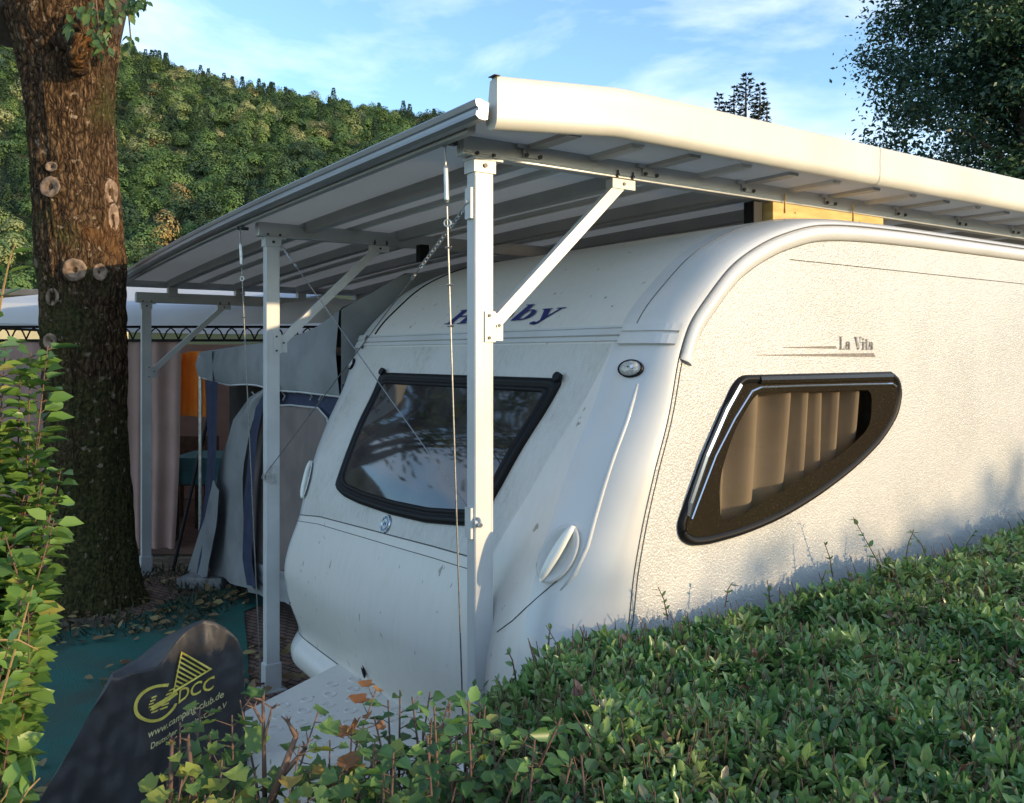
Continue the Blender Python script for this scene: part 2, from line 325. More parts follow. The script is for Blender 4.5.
def each(b, name, mats, parent=None, smooth=False):
    """every connected piece of the collected shapes as an object of its own"""
    par = list(range(len(b.v)))
    def find(a):
        while par[a] != a: par[a] = par[par[a]]; a = par[a]
        return a
    for f in b.f:
        r = find(f[0])
        for q in f[1:]: par[find(q)] = r
    isl = {}
    for f in b.f: isl.setdefault(find(f[0]), []).append(f)
    out = []
    for fs in isl.values():
        ids = sorted({q for f in fs for q in f}); mp_ = {q: i for i, q in enumerate(ids)}
        out.append(mk(name, [b.v[q] for q in ids], [tuple(mp_[q] for q in f) for f in fs], mats, parent, smooth))
    return out
def nrm(x, l=None):
    return x / np.maximum(np.linalg.norm(x, axis=1, keepdims=True), 1e-9)
LEAF = (np.array([(0, 0, 0), (.28, .26, .05), (.62, .24, .03), (1, 0, -.06), (.62, -.24, .03), (.28, -.26, .05), (.45, 0, -.03)], float),
        [(0, 6, 1), (1, 6, 2), (2, 6, 3), (3, 6, 4), (4, 6, 5), (5, 6, 0)])
PRIVET = (np.array([(0, 0, 0), (.28, .14, .05), (.58, .21, .06), (.84, .12, .02), (1, 0, -.06), (.84, -.12, .02), (.58, -.21, .06), (.28, -.14, .05), (.5, 0, -.04)], float), [(i, (i + 1) % 8, 8) for i in range(8)])
SIMPLE = (np.array([(0, 0, 0), (.45, .27, .04), (1, 0, -.05), (.45, -.27, .04)], float), [(0, 1, 2), (0, 2, 3)])
LOBED = (np.array([(0, 0, 0), (.05, .34, .02), (-.06, .52, .04), (.22, .50, .03), (.30, .43, 0), (.50, .58, .06), (.70, .42, .02), (.76, .28, 0), (1.0, 0, -.05), (.76, -.28, 0), (.70, -.42, .02), (.50, -.58, .06), (.30, -.43, 0), (.22, -.50, .03), (-.06, -.52, .04), (.05, -.34, .02), (.3, 0, -.04)], float),
         [(i, (i + 1) % 16, 16) for i in range(16)])
def leaves(name, pos, dirs, nor, size, tint, m, parent=None, loc=(0, 0, 0), tmpl=LEAF, width=1.0, kind=None, curl=1.0):
    tv, tf = tmpl; tv = tv * np.array([1, 1, curl]); n = len(pos); d = nrm(dirs); nn = nor - d * np.sum(nor * d, 1, keepdims=True); nn = nrm(nn); s = np.cross(nn, d)
    org = np.array(ORG[parent.name] if parent else loc)
    size = np.asarray(size).reshape(-1, 1)
    P = (pos - org)[:, None, :] + (d * size)[:, None, :] * tv[None, :, 0:1] + (s * size * width)[:, None, :] * tv[None, :, 1:2] + (nn * size)[:, None, :] * tv[None, :, 2:3]
    k = len(tv); nf = len(tf); fa = np.array(tf)
    idx = (np.arange(n)[:, None, None] * k + fa[None]).reshape(-1, 3)
    me = bpy.data.meshes.new(name); me.vertices.add(n * k); me.vertices.foreach_set('co', P.astype(np.float32).ravel())
    me.loops.add(idx.size); me.loops.foreach_set('vertex_index', idx.astype(np.int32).ravel())
    me.polygons.add(len(idx)); me.polygons.foreach_set('loop_start', np.arange(0, idx.size, 3, dtype=np.int32)); me.polygons.foreach_set('loop_total', np.full(len(idx), 3, np.int32))
    at_ = me.attributes.new('tint', 'FLOAT', 'FACE'); at_.data.foreach_set('value', np.repeat(np.clip(tint, 0, 1), nf).astype(np.float32))
    me.materials.append(m); me.update(calc_edges=True); me.validate()
    o = bpy.data.objects.new(name, me); COL.objects.link(o)
    if parent: o.parent = parent; ORG[o.name] = Vector(org)
    else: o.location = org; ORG[o.name] = Vector(org)
    if kind: o['kind'] = kind
    return o
def randdir(n): return nrm(rng.normal(size=(n, 3)))
def nz(x, y, z=0, s=1.0): return noise.noise(Vector((x * s, y * s, z * s)))
#SECTIONS
def _onu(self, px, py, u):
    d = np.array([(px - CX) / F, 1.0])
    Y, v = np.linalg.solve(np.array([[d[0], -self.b[0]], [d[1], -self.b[1]]]), P0 + u * self.a)
    return v, H + (YH - py) / F * Y
Frame.onu = _onu
def catmull(P, n):
    P = [np.array(p) for p in P]; P = [2 * P[0] - P[1]] + P + [2 * P[-1] - P[-2]]; out = []
    for i in range(1, len(P) - 2):
        L1 = max(np.linalg.norm(P[i + 1] - P[i]), 1e-6)
        m1 = (P[i + 1] - P[i - 1]) / (np.linalg.norm(P[i + 1] - P[i - 1]) + 1e-9) * L1; m2 = (P[i + 2] - P[i]) / (np.linalg.norm(P[i + 2] - P[i]) + 1e-9) * L1
        k = max(2, int(n * L1) + 2)
        for j in range(k):
            t = j / k; h = (2 * t**3 - 3 * t**2 + 1, t**3 - 2 * t**2 + t, -2 * t**3 + 3 * t**2, t**3 - t**2)
            out.append(h[0] * P[i] + h[1] * m1 + h[2] * P[i + 1] + h[3] * m2)
    out.append(P[-2]); return np.array(out)
# ================================================================== SETTING
S_AZ, S_EL = R(-26.0), R(9.3)           # where the light comes from: azimuth from +X towards +Y
sv = Vector((math.cos(S_AZ) * math.cos(S_EL), math.sin(S_AZ) * math.cos(S_EL), math.sin(S_EL)))
sl = bpy.data.lights.new('sun', 'SUN'); slo = bpy.data.objects.new('sun', sl); COL.objects.link(slo)
sl.energy = 2.0; sl.angle = R(.7); sl.color = (1.0, .74, .42)
slo.rotation_euler = sv.to_track_quat('Z', 'Y').to_euler(); slo.location = (8, -4, 12)
w = bpy.data.worlds.new('World'); sc.world = w; w.use_nodes = True
N = w.node_tree.nodes; L = w.node_tree.links; bg = N['Background']
sky = N.new('ShaderNodeTexSky'); sky.sky_type = 'NISHITA'; sky.sun_disc = False
sky.sun_elevation = S_EL; sky.sun_rotation = math.atan2(sv.x, sv.y); sky.air_density = 1.0; sky.dust_density = .6; sky.ozone_density = 1.6; sky.altitude = 500
tc = N.new('ShaderNodeTexCoord')
mp = node(N, 'ShaderNodeMapping', Scale=(1.6, 1.6, 4.6), Location=(.35, .2, .1)); L.new(tc.outputs['Generated'], mp.inputs[0])
cn = node(N, 'ShaderNodeTexNoise', Scale=1.75, Detail=7.0, Roughness=.56, Distortion=.35); L.new(mp.outputs[0], cn.inputs['Vector'])
cr = ramp(N, [(.45, (0, 0, 0)), (.61, (.30, .30, .30)), (.80, (.80, .80, .80))]); L.new(cn.outputs['Fac'], cr.inputs[0])
cm = node(N, 'ShaderNodeMix', data_type='RGBA'); cm.inputs[7].default_value = (5.2, 5.2, 5.4, 1)
tn = node(N, 'ShaderNodeMix', data_type='RGBA', blend_type='MULTIPLY'); tn.inputs[0].default_value = 1; tn.inputs[7].default_value = (.85, .96, 1.07, 1); L.new(sky.outputs[0], tn.inputs[6])
L.new(cr.outputs[0], cm.inputs[0]); L.new(tn.outputs[2], cm.inputs[6]); L.new(cm.outputs[2], bg.inputs['Color']); bg.inputs['Strength'].default_value = .15
sc.view_settings.view_transform = 'Standard'; sc.view_settings.look = 'None'; sc.view_settings.exposure = 1.50; sc.view_settings.gamma = 1
sc.render.engine = 'CYCLES'; sc.cycles.max_bounces = 9; sc.cycles.diffuse_bounces = 6; sc.cycles.transmission_bounces = 8; sc.cycles.transparent_max_bounces = 8

tag(mk('ground', [(-2500, -300, 0), (2500, -300, 0), (2500, 4000, 0), (-2500, 4000, 0)], [(0, 1, 2, 3)], M['soil']), None, None, kind='structure')
pav = [C(-.75, 1.2, .004), C(6, 1.2, .004), C(6, 5.4, .004), C(-.25, 5.4, .004), C(-.55, 3.6, .004)]
tag(mk('paving', pav, [tuple(range(5))], M['pavers']), None, None, kind='structure')
# forest hill beyond the camp
def hill_z(x, y):
    ridge = np.interp(x, [-900, -330, -190, -130, -60, 60, 500], [182, 160, 141, 119, 106, 88, 55])
    t = np.clip((y - 150) / 300.0, 0, 1.25)
    return ridge * np.sin(np.clip(t, 0, 1) * math.pi / 2) ** 1.15 - .5
hb = MB(); rows = []
for y in np.linspace(140, 620, 40):
    rows.append([(x, y, float(hill_z(x, y)) + (2.5 * nz(x, y, 0, .02) if y > 170 else 0)) for x in np.linspace(-700, 700, 70)])
hb.grid(rows); M['hill'] = mat('forest_floor', (.02, .035, .015), (.035, .05, .02), .05, .95)
tag(hb.build('hill', M['hill'], smooth=True), None, None, kind='structure')
pts, dr, nr, sz, ti = [], [], [], [], []
for gy in np.arange(168, 470, 6.4):
    for gx in np.arange(-320, 12, 6.8):
        x = gx + rng.normal() * 2.2; y = gy + rng.normal() * 2.2; z = float(hill_z(x, y))
        k_ = x / y; py = YH - F * (z + 9 - H) / y
        if not (-.64 < k_ < .03) or py > 318: continue
        if k_ > -.30 and py > 318 - (k_ + .45) * 500: continue
        patch = nz(x, y, 3, .012) + .5 * nz(x, y, 8, .04)
        if rng.random() < (.12 + .35 * patch) * (y < 425):        # conifer
            h = rng.uniform(11, 17); n = 560; hh = rng.random(n) ** .7; rr = ((1 - hh) * h * .19 + .2) * rng.uniform(.75, 1.05, n); a = rng.random(n) * 6.283
            P = np.c_[x + rr * np.cos(a), y + rr * np.sin(a), z + h * .08 + hh * h * .95]
            D = np.c_[np.cos(a), np.sin(a), -.6 * np.ones(n)]; Nn = np.c_[np.cos(a) * .8, np.sin(a) * .8, np.ones(n) * .8] + rng.normal(size=(n, 3)) * .25
            S = rng.uniform(.45, .85, n); T = .02 + .16 * rng.random() + rng.normal(0, .04, n)
        else:
            h = rng.uniform(9, 15); rx = rng.uniform(3.0, 5.6); n = 1150; nb = rng.integers(7, 13)
            lob = nrm(rng.normal(size=(nb, 3))) * np.array([rx * .5, rx * .5, h * .22]); lob[:, 2] += h * .62
            li = rng.integers(0, nb, n); d = randdir(n); d[:, 2] = np.abs(d[:, 2]) * 1.05 - .2
            P = lob[li] + d * np.array([rx * .5, rx * .5, h * .2]) * rng.uniform(.85, 1.05, (n, 1))
            o_ = nrm(P - np.array([0, 0, h * .48])); P = P + np.array([x, y, z])
            Nn = o_ * .8 + d * .45 + rng.normal(size=(n, 3)) * .15; D = np.cross(Nn, randdir(n))
            base = np.clip(.38 + .6 * patch + rng.normal() * .24, .04, .93)
            if rng.random() < .025: base = 1.0
            S = rng.uniform(.38, .72, n); T = base + rng.normal(0, .04, n)
        pts.append(P); dr.append(D); nr.append(Nn); sz.append(S); ti.append(T)
fo = leaves('forest', np.vstack(pts), np.vstack(dr), np.vstack(nr), np.concatenate(sz), np.concatenate(ti), M['forest'], loc=(-80, 300, 60), tmpl=SIMPLE, width=1.5)
tag(fo, 'mixed green forest covering the hillside behind the camp', 'forest', kind='stuff')

# teal carpet laid on the ground, slightly rumpled
poly = [(-1.72, 7.15), (-1.98, 6.5), (-1.78, 5.9), (-1.52, 5.1), (-1.35, 3.9), (-1.3, 2.6), (-6.5, 2.6), (-7, 5.6), (-4.6, 6.25), (-3.95, 6.05), (-3.3, 5.95), (-2.75, 6.15), (-2.6, 6.9), (-2.35, 7.35)]
bm = bmesh.new(); bm.faces.new([bm.verts.new((x, y, 0)) for x, y in poly]); bmesh.ops.triangulate(bm, faces=bm.faces)
for _ in range(4): bmesh.ops.subdivide_edges(bm, edges=[e for e in bm.edges if e.calc_length() > .18], cuts=1, use_grid_fill=False); bmesh.ops.triangulate(bm, faces=bm.faces)
for q in bm.verts: q.co.z = .018 + .014 * nz(q.co.x, q.co.y, 0, 2.2) + .008 * nz(q.co.x, q.co.y, 5, 7)
bm.verts.index_update()
o = mk('ground_carpet', [q.co.copy() for q in bm.verts], [tuple(v.index for v in f.verts) for f in bm.faces], M['carpet'], smooth=True, loc=(-3, 5, 0)); bm.free()
tag(o, 'teal carpet spread on the ground between the tree and the white posts', 'carpet')
n = 2200
P = np.c_[rng.uniform(-4.6, -1.0, n), rng.uniform(3.4, 7.4, n), np.full(n, .035)]
P[:, 2] = [.046 + .014 * nz(a, c_, 0, 2.2) + .008 * nz(a, c_, 5, 7) for a, c_ in P[:, :2]]; cl = np.array([nz(a, b, 9, 1.3) for a, b in P[:, :2]]); P = P[(cl > -.30)]; n = len(P)
D = np.c_[rng.normal(size=(n, 2)), rng.normal(0, .25, n)]; Nn = np.c_[rng.normal(0, .45, (n, 2)), np.ones(n)]
o = leaves('fallen_leaves', P, D, Nn, rng.uniform(.03, .10, n), rng.random(n), M['litter'], loc=(-2.8, 5, 0))
tag(o, 'dry brown leaves scattered over the teal carpet', 'leaves', kind='stuff')

# ================================================================== CARPORT
cp = thing('carport', 'white aluminium carport roof on slim posts standing over the caravan', 'carport', C(0, 0, 0))
VS = [0, 2.22, 5.45]; HB = [2.61, 2.575, 2.365]; HT = [2.688, 2.655, 2.455]
def zr(v): return 2.700 - .0056 * max(0, v - 1) ** 2
for i, (v, hb_, ht_) in enumerate(zip(VS, HB, HT)):
    b = MB(); b.bhexa(C, -.04, .04, v - .028, v + .028, 0, hb_ - .002, .005)
    for du in (-.034, .034): b.hexa(C, du - .002, du + .002, v - .0290, v - .0275, .05, hb_ - .07)   # raised ribs of the extrusion
    post = b.build('post', M['alu'], cp)
    b = MB(); b.hexa(C, -.046, .046, v - .034, v + .034, hb_ - .055, hb_ - .003); b.hexa(C, -.05, .075, v - .038, v + .038, hb_ - .010, hb_ - .0025)
    cap = b.build('post_cap', M['alu'], post)
    b = MB(); b.disc(C(0, v - .034, hb_ - .03), -C.b.tolist()[0] * Vector((1, 0, 0)) - C.b.tolist()[1] * Vector((0, 1, 0)), .008, .006); each(b, 'bolt', M['bolt'], post)
    b = MB(); b.bhexa(C, -.048, .048, v - .036, v + .036, 0, .16, .004); b.hexa(C, -.07, .07, v - .06, v + .06, .0, .012)
    b.build('foot_plate', M['alu'], post)
    # beam with its grooves
    b = MB(); b.bhexa(C, -.085, 7.1, v - .025, v + .025, hb_, ht_, .004)
    b.hexa(C, -.08, 7.05, v - .0275, v - .024, hb_ + .012, hb_ + .020)
    beam = b.build('beam', M['alu_rail'], cp)
    b = MB(); b.hexa(C, -.0885, -.084, v - .016, v - .004, hb_ + .012, ht_ - .014); b.hexa(C, -.0885, -.084, v + .004, v + .016, hb_ + .012, ht_ - .014)
    each(b, 'end_cap', M['alu'], beam)
    # diagonal brace and its two plates
    top = C(.66, v, hb_ - .025); bot = C(.05, v, hb_ - .60)
    b = MB(); b.bar(bot, top, .03, .045, side=Vector((*C.b, 0))); br = b.build('brace', M['alu'], cp)
    b = MB(); b.hexa(C, .035, .085, v - .022, v + .022, hb_ - .655, hb_ - .555); b.hexa(C, .0, .045, v - .0335, v - .028, hb_ - .66, hb_ - .55)
    b.hexa(C, .61, .73, v - .021, v + .021, hb_ - .04, hb_ - .002); each(b, 'bracket', M['alu'], br)
    b = MB(); nv = Vector((-C.b[0], -C.b[1], 0))
    for u_, z_ in ((.018, hb_ - .645), (.018, hb_ - .565), (.06, hb_ - .60)): b.disc(C(u_, v - .0335, z_), nv, .006, .004, 8)
    b.disc(C(.67, v - .021, hb_ - .02), nv, .007, .004, 8)
    for u_ in (.63, .71): b.disc(C(u_, v - .0275, hb_ + .012), nv, .007, .006, 8); b.tube([C(u_, v - .03, hb_ + .0), C(u_, v - .03, hb_ + .03)], .004, 6)
    for u_ in (-.03, .04): b.disc(C(u_, v - .0275, hb_ + .012), nv, .007, .006, 8)
    each(b, 'bolt', M['bolt'], br)
# roof sheet (arched towards the far eave), ribs, edge trim
VR = [-.30, -.2, 0, .5, 1, 1.5, 2, 2.5, 3, 3.5, 4, 4.5, 5, 5.3, 5.56]
b = MB(); U0, U1 = -.185, 7.2
b.grid([[C(u, v, zr(v) - .004) for u in np.linspace(U0, U1, 16)] for v in VR]); b.grid([[C(u, v, zr(v) - .020) for u in np.linspace(U0, U1, 16)] for v in VR])
roof = b.build('roof_panel', M['panel'], cp, smooth=False)
RU = [.22 + .593 * i for i in range(12)]
for i, u in enumerate(RU):
    b = MB()
    rows = []
    for v in [-.27, -.12, -.015, .0] + VR[3:-1] + [5.5]:
        z = zr(v) - .0202
        dp = .013 if v < -.01 else .058
        rows.append([C(u - .033, v, z), C(u - .028, v, z - dp), C(u + .028, v, z - dp), C(u + .033, v, z)])
    b.grid(rows, closed=True); k = len(b.v); b.f += [(0, 1, 2, 3), (k - 4, k - 1, k - 2, k - 3)]; b.m += [0, 0]
    b.build('roof_rib', M['rib'], cp)
for u in RU:
    b = MB(); uu = u + .297; b.grid([[C(uu - .035, v, zr(v) - .0203), C(uu - .022, v, zr(v) - .036), C(uu + .022, v, zr(v) - .036), C(uu + .035, v, zr(v) - .0203)] for v in [-.27] + VR[1:-1] + [5.5]], closed=True)
    b.build('sheet_fold', M['panel'], cp)
for i, u in enumerate(RU[:7]):
    b = MB(); b.hexa(C, u - .052, u + .03, -.033, -.0262, 2.632, 2.697); b.hexa(C, u - .085, u - .052, -.045, -.028, 2.662, 2.676)
    bk_ = each(b, 'rib_bracket', M['alu_rail'], cp)[0]
    b = MB()
    for du, zz in ((-.04, 2.640), (.022, 2.640), (-.075, 2.669)): b.disc(C(u + du, -.033, zz), nv, .008, .008, 8)
    each(b, 'bolt', M['bolt'], bk_)
for v, ht_ in zip(VS[1:], HT[1:]):
    for u in RU[:4]:
        b = MB(); b.hexa(C, u - .04, u + .04, v - .034, v + .034, ht_ - .03, max(zr(v) - .083, ht_ + .012)); b.disc(C(u - .02, v - .034, ht_ - .012), nv, .006, .006, 8)
        b.build('rib_bracket', M['alu_rail'], cp)
def sweep_v(prof, vs, nm, mt, par):
    b = MB(); b.grid([[C(u, v, zr(v) + z) for u, z in prof] for v in vs], closed=True)
    n_ = len(prof); k = len(b.v); b.f += [tuple(range(n_))[::-1], tuple(range(k - n_, k))]; b.m += [0, 0]; return b.build(nm, mt, par)
trim = sweep_v([(-.175, .004), (-.205, .012), (-.222, .012), (-.226, .006), (-.222, -.010), (-.214, -.014), (-.214, -.024), (-.222, -.028), (-.224, -.040), (-.212, -.050), (-.19, -.052), (-.180, -.048)], [-.33] + VR, 'edge_trim', mat('trim_aluminium', (.34, .34, .34), (.29, .29, .29), 4, .35, .45), cp)
sweep_v([(-.179, -.0205), (-.176, -.062), (-.145, -.062), (-.142, -.0205)], VR[1:-1], 'edge_rib', M['rib'], trim)
b = MB(); b.grid([[C(u, 5.56 + dv, zr(5.56) + dz) for dv, dz in ((-.02, .012), (.03, .012), (.05, -.02), (.05, -.075), (.035, -.075), (.02, -.045), (-.02, -.05))] for u in (-.22, 7.2)], closed=True); b.build('eave_trim', M['alu_rail'], cp)
# gutter: tall face, half-round trough curling back inside, sagging at its free end
GP = [(-.318, .160), (-.346, .166), (-.352, .160), (-.352, .110), (-.352, .060), (-.351, .034), (-.346, .016), (-.335, .004), (-.320, .0), (-.304, .005), (-.294, .017), (-.290, .034)]
GP = [tuple(p) for p in catmull(GP, 260)]
GP2 = [(v + .003, z + .0022) if i > 1 else (v, z - .003) for i, (v, z) in enumerate(GP)]
b = MB(); us = [-.158, -.1, .05, .2, .3, .345, .39, .6, 1, 2, 3, 4, 5, 6, 7.22]
def gz(u): return 2.672 - .052 * min(1, max(0, (.36 - u) / .55)) + .0015 * nz(u, 0, 0, 1.3)
b.grid([[C(u, v, gz(u) + z) for v, z in GP + GP2[::-1]] for u in us], closed=True)
n_ = len(GP) * 2; k = len(b.v); b.f += [tuple(range(n_))[::-1], tuple(range(k - n_, k))]; b.m += [0, 0]
b.add([C(-.1585, v, gz(-.158) + z) for v, z in [(-.310, .158)] + GP[3:]], [tuple(range(len(GP) - 2))]); gut = b.build('gutter', M['gutter'], cp, smooth=True)
gut.data.set_sharp_from_angle(angle=R(40)) if hasattr(gut.data, 'set_sharp_from_angle') else None
b = MB()
for u_ in (1.9, 3.9): b.grid([[C(u, v - .0018, gz(u) + z - (.0012 if z < .02 else 0)) for v, z in GP[8:]] for u in (u_, u_ + .05)])
b.build('joint_sleeve', M['gutter'], gut)
b = MB(); b.hexa(C, -.172, -.150, -.36, -.32, gz(-.16) + .166, gz(-.16) + .168); b.build('flashing', M['bolt'], gut)
# ties: two slack vertical ropes with turnbuckles, two crossing ropes ending in chains
def chain(b, p, q, n):
    p, q = Vector(p), Vector(q); d = (q - p).normalized(); a = d.cross(Vector((0, 0, 1))).normalized(); c = d.cross(a)
    for i in range(n): b.torus(p + (q - p) * ((i + .5) / n), a if i % 2 else c, (q - p).length / n * .36, .0028, 10, 5, (d, 1.9))
for v, t0, t1 in ((0, (445, 143), (462, 690)), (2.22, (240, 229), (261, 690))):
    ut, zt = C.onv(*t0, v); ub, zb = C.onv(*t1, v); a, c = C(ut, v, zt), C(ub, v, zb); g = a + (c - a) * ((a.z - .03) / (a.z - c.z))
    d = (g - a)
    b = MB(); b.tube([a, a + d * .045], .0035, 6); b.tube([a + d * .085, g], .0032, 6)
    for t in (.14, .19, .245): b.tube([a + d * t + Vector((-.012, 0, 0)), a + d * t + Vector((.012, 0, .0))], .005, 6)
    rope = b.build('tie_rope', M['wire'], cp)
    b = MB(); b.tube([a + d * .03, a + d * .034, a + d * .076, a + d * .08], [.005, .0095, .0095, .005], 8); b.torus(a + d * .107, (.3, 1, 0), .012, .0035); b.torus(a + Vector((0, 0, .0)), (.8, .5, 0), .014, .004)
    b.build('turnbuckle', M['zinc'], rope)
    b = MB(); b.hexa(C, ut - .02, ut + .045, v - .012, v + .012, zt - .004, zt + .012); b.disc(C(ut, v - .014, zt + .004), (1, 0, 0), .01, .02); each(b, 'hook', M['bolt'], rope)
def cross(p, q, chain_len, clip_at):
    d = (q - p).normalized(); b = MB(); b.tube([p + d * chain_len, q], .0026, 6); r_ = b.build('cross_rope', M['wire'], cp)
    b = MB(); chain(b, p, p + d * chain_len, int(chain_len / .022)); b.build('chain', M['zinc'], r_)
    b = MB(); b.tube([p + d * (chain_len + .05), p + d * (chain_len + .08)], .007, 6); b.torus(q, d.cross(Vector((0, 0, 1))), .016, .0035); b.disc(q - d * .01, d, .009, .03, 8); b.build('clip', M['zinc'], r_)
def pv(px, py, v): u_, z_ = C.onv(px, py, v); return C(u_, v, z_)
A1 = C(-.045, .0, 2.45); B1 = C(-.045, 2.22, 1.9 - (476 - 356) / 880 * 5.0)
cross(A1, B1, .42, 0)
A2 = C(.045, 2.19, 2.53); B2 = C(-.03, -.035, 1.9 - (521 - 356) / 880 * 3.15)
cross(A2, B2, .22, 0)
for q, v in ((A1, 0), (B2, 0)):
    b = MB(); b.hexa(C, -.052, -.0405, v - .02, v + .02, q.z - .06, q.z + .05); b.disc(q + Vector((.0, -.005, 0)), (-1, -.2, 0), .008, .012, 8); b.build('anchor_plate', M['alu'], cp)
b = MB(); b.hexa(C, -.02, .02, 2.22 - .036, 2.22 - .0285, B1.z - .04, B1.z + .06); b.torus(B1 + Vector((.03, -.03, 0)), (0, 1, 0), .02, .006); b.build('anchor_plate', M['zinc'], cp)
# shims of yellow timber between beam and caravan roof
b = MB(); b.bhexa(C, 1.56, 2.42, -.035, .03, 2.475, 2.607, .004); b.disc(C(1.72, -.035, 2.57), nv, .006, .004, 8); b.disc(C(2.22, -.035, 2.57), nv, .006, .004, 8)
for u_ in (1.64, 2.16): b.tube([C(u_, -.04, 2.56), C(u_ + .004, -.034, 2.65)], .004, 6)
tag(b.build('timber_shim', M['wood'], loc=C(1.99, 0, 2.475)), 'yellow timber block wedged between carport beam and caravan roof edge', 'timber block')
b = MB(); b.bhexa(C, 1.47, 1.53, .0, .06, 2.475, 2.607, .004)
tag(b.build('rubber_block', M['rubber'], loc=C(1.5, .03, 2.475)), 'small black rubber block under the beam beside the yellow timber', 'rubber block')
b = MB(); b.bhexa(C, .84, .90, 2.0, 2.06, 2.47, 2.573, .004)
tag(b.build('rubber_block', M['rubber'], loc=C(.87, 2.03, 2.47)), 'small black rubber block on the roof under the middle beam', 'rubber block')
#SECTION_CARAVAN
# ================================================================== CARAVAN
PROF = [(.10, .25), (.045, .275), (-.020, .315), (-.034, .35), (-.034, .39), (-.008, .425), (.016, .452), (.006, .50), (-.035, .60), (-.064, .70), (-.078, .80), (-.056, .928), (-.005, 1.09),
        (.045, 1.268), (.155, 1.537), (.258, 1.73), (.345, 1.933), (.415, 2.05), (.52, 2.155), (.65, 2.262), (.79, 2.338), (.95, 2.398), (1.18, 2.450), (1.55, 2.472), (2.2, 2.478), (4, 2.478), (5.9, 2.47), (6.25, 2.40), (6.4, 2.2), (6.45, 1.2), (6.4, .4), (6.2, .28)]
PR = catmull(PROF, 26)
PR = PR[np.r_[True, np.linalg.norm(np.diff(PR, axis=0), axis=1) > 1e-4]]
NR = np.gradient(PR, axis=0); NR = NR / np.linalg.norm(NR, axis=1, keepdims=True); NR = np.c_[-NR[:, 1], NR[:, 0]]
it = int(np.argmax(PR[:, 1] > 2.47)); RS = np.where(np.arange(len(PR)) <= it, np.interp(PR[:, 1], [.27, .315, .39, .45, .5, .6, .7, .8, .9, 1.1, 1.56, 1.94, 2.06, 2.26, 2.45], [.06, .12, .135, .085, .095, .135, .175, .20, .20, .20, .15, .085, .07, .055, .045]), .045)
CV, HW, CR = .65, 1.22, .24
FRONT = [i for i in range(len(PR)) if i <= it]
ZF = np.maximum.accumulate(PR[FRONT, 1])
def gcorner(v):
    e = min(1, max(0, (abs(v - CV) - (HW - CR)) / CR)); return 1 - math.sqrt(max(0, 1 - e * e))
def bow(v, z): return .035 * (1 - ((v - CV) / HW) ** 2) * float(np.interp(z, [.3, 1.0, 1.25, 1.9, 2.2], [1, 1, .55, .35, 0]))
def zwaist(v): return float(np.interp(v, [-.57, -.35, -.1, .3, .9, 1.4, 1.87], [1.10, 1.155, 1.175, 1.165, 1.14, 1.115, 1.06]))
def prow(v, idx, off=0):
    """point of the skin in caravan coordinates"""
    fi = int(idx); fi = min(fi, len(PR) - 2); t = idx - fi
    p = PR[fi] * (1 - t) + PR[fi + 1] * t; n = NR[fi] * (1 - t) + NR[fi + 1] * t; r = RS[fi] * (1 - t) + RS[fi + 1] * t
    g = gcorner(v); kz = float(np.clip((1.15 - p[1]) / .25, 0, 1)) if idx <= it else 0
    q = p - (n * (1 - kz) + np.array([-1., 0.]) * kz) * (r * g) + n * off
    u, z = q
    if idx <= it:
        u -= bow(v, z); wz = max(0, 1 - abs(p[1] - 1.12) / .30); z += wz * (zwaist(v) - 1.12)
    return u, v, z
def idx_of(z): return float(np.interp(z, ZF, FRONT))
def surf(v, z, off=0):
    """skin of the front at height z"""
    lo, hi = float(6), float(it)
    for _ in range(34):
        m_ = (lo + hi) / 2
        if prow(v, m_)[2] < z: lo = m_
        else: hi = m_
    p = prow(v, lo); a = V(*p)
    e = .012; q = prow(v, min(lo + .4, len(PR) - 2)); q0 = prow(v, max(lo - .4, 0)); s1 = prow(min(v + e, 1.869), lo); s0 = prow(max(v - e, -.569), lo)
    n = (V(*s1) - V(*s0)).cross(V(*q) - V(*q0)).normalized()
    if n.dot(Vector((-V.a[0], -V.a[1], .3))) < 0 and n.y > 0: n = -n
    if n.y > 0: n = -n
    return a + n * off
def P2(P): return CX + F * P.x / P.y, YH - F * (P.z - H) / P.y
SAMP = []
for v in np.linspace(-.565, 1.86, 150):
    for z in np.linspace(.32, 2.40, 90):
        i_ = idx_of(z); P = V(*prow(v, i_)); SAMP.append((*P2(P), P.y, v, P.z))
SAMP = np.array(SAMP)
def pick(px, py):
    d = np.hypot(SAMP[:, 0] - px, SAMP[:, 1] - py) + SAMP[:, 2] * .6
    r = SAMP[int(np.argmin(d))]; return float(r[3]), H + (float(r[4]) - H) / V.s
cv = thing('caravan', 'white touring caravan with dark front window parked under the carport roof', 'caravan', V(3, .65, 0))
iw = idx_of(1.12); itr = idx_of(1.945)
rowsI = sorted(set([float(i) for i in range(len(PR))] + [iw, itr]))
rowsI = [r for r in rowsI if not (0 < abs(r - iw) < .25 or 0 < abs(r - itr) < .25)]
def colv(z):
    bn = float(np.interp(z, [1.05, 1.2, 1.9], [-.06, -.10, -.325]))
    ec = [1 - math.cos(a) for a in np.linspace(0, math.pi / 2, 11)]
    near = [-.57 + CR * (1 - math.sin(a)) for a in np.linspace(math.pi / 2, 0, 11)]
    near = sorted(set([-.57 + CR * (1 - math.cos(a)) for a in np.linspace(0, math.pi / 2, 11)]))
    far = [2 * CV - q for q in near][::-1]
    mid1 = list(np.linspace(near[-1], bn, 4))[1:]
    mid2 = list(np.linspace(bn, far[0], 16))[1:]
    return near + mid1 + mid2 + far[1:]
b = MB(); grid_ = []; mats_ = []
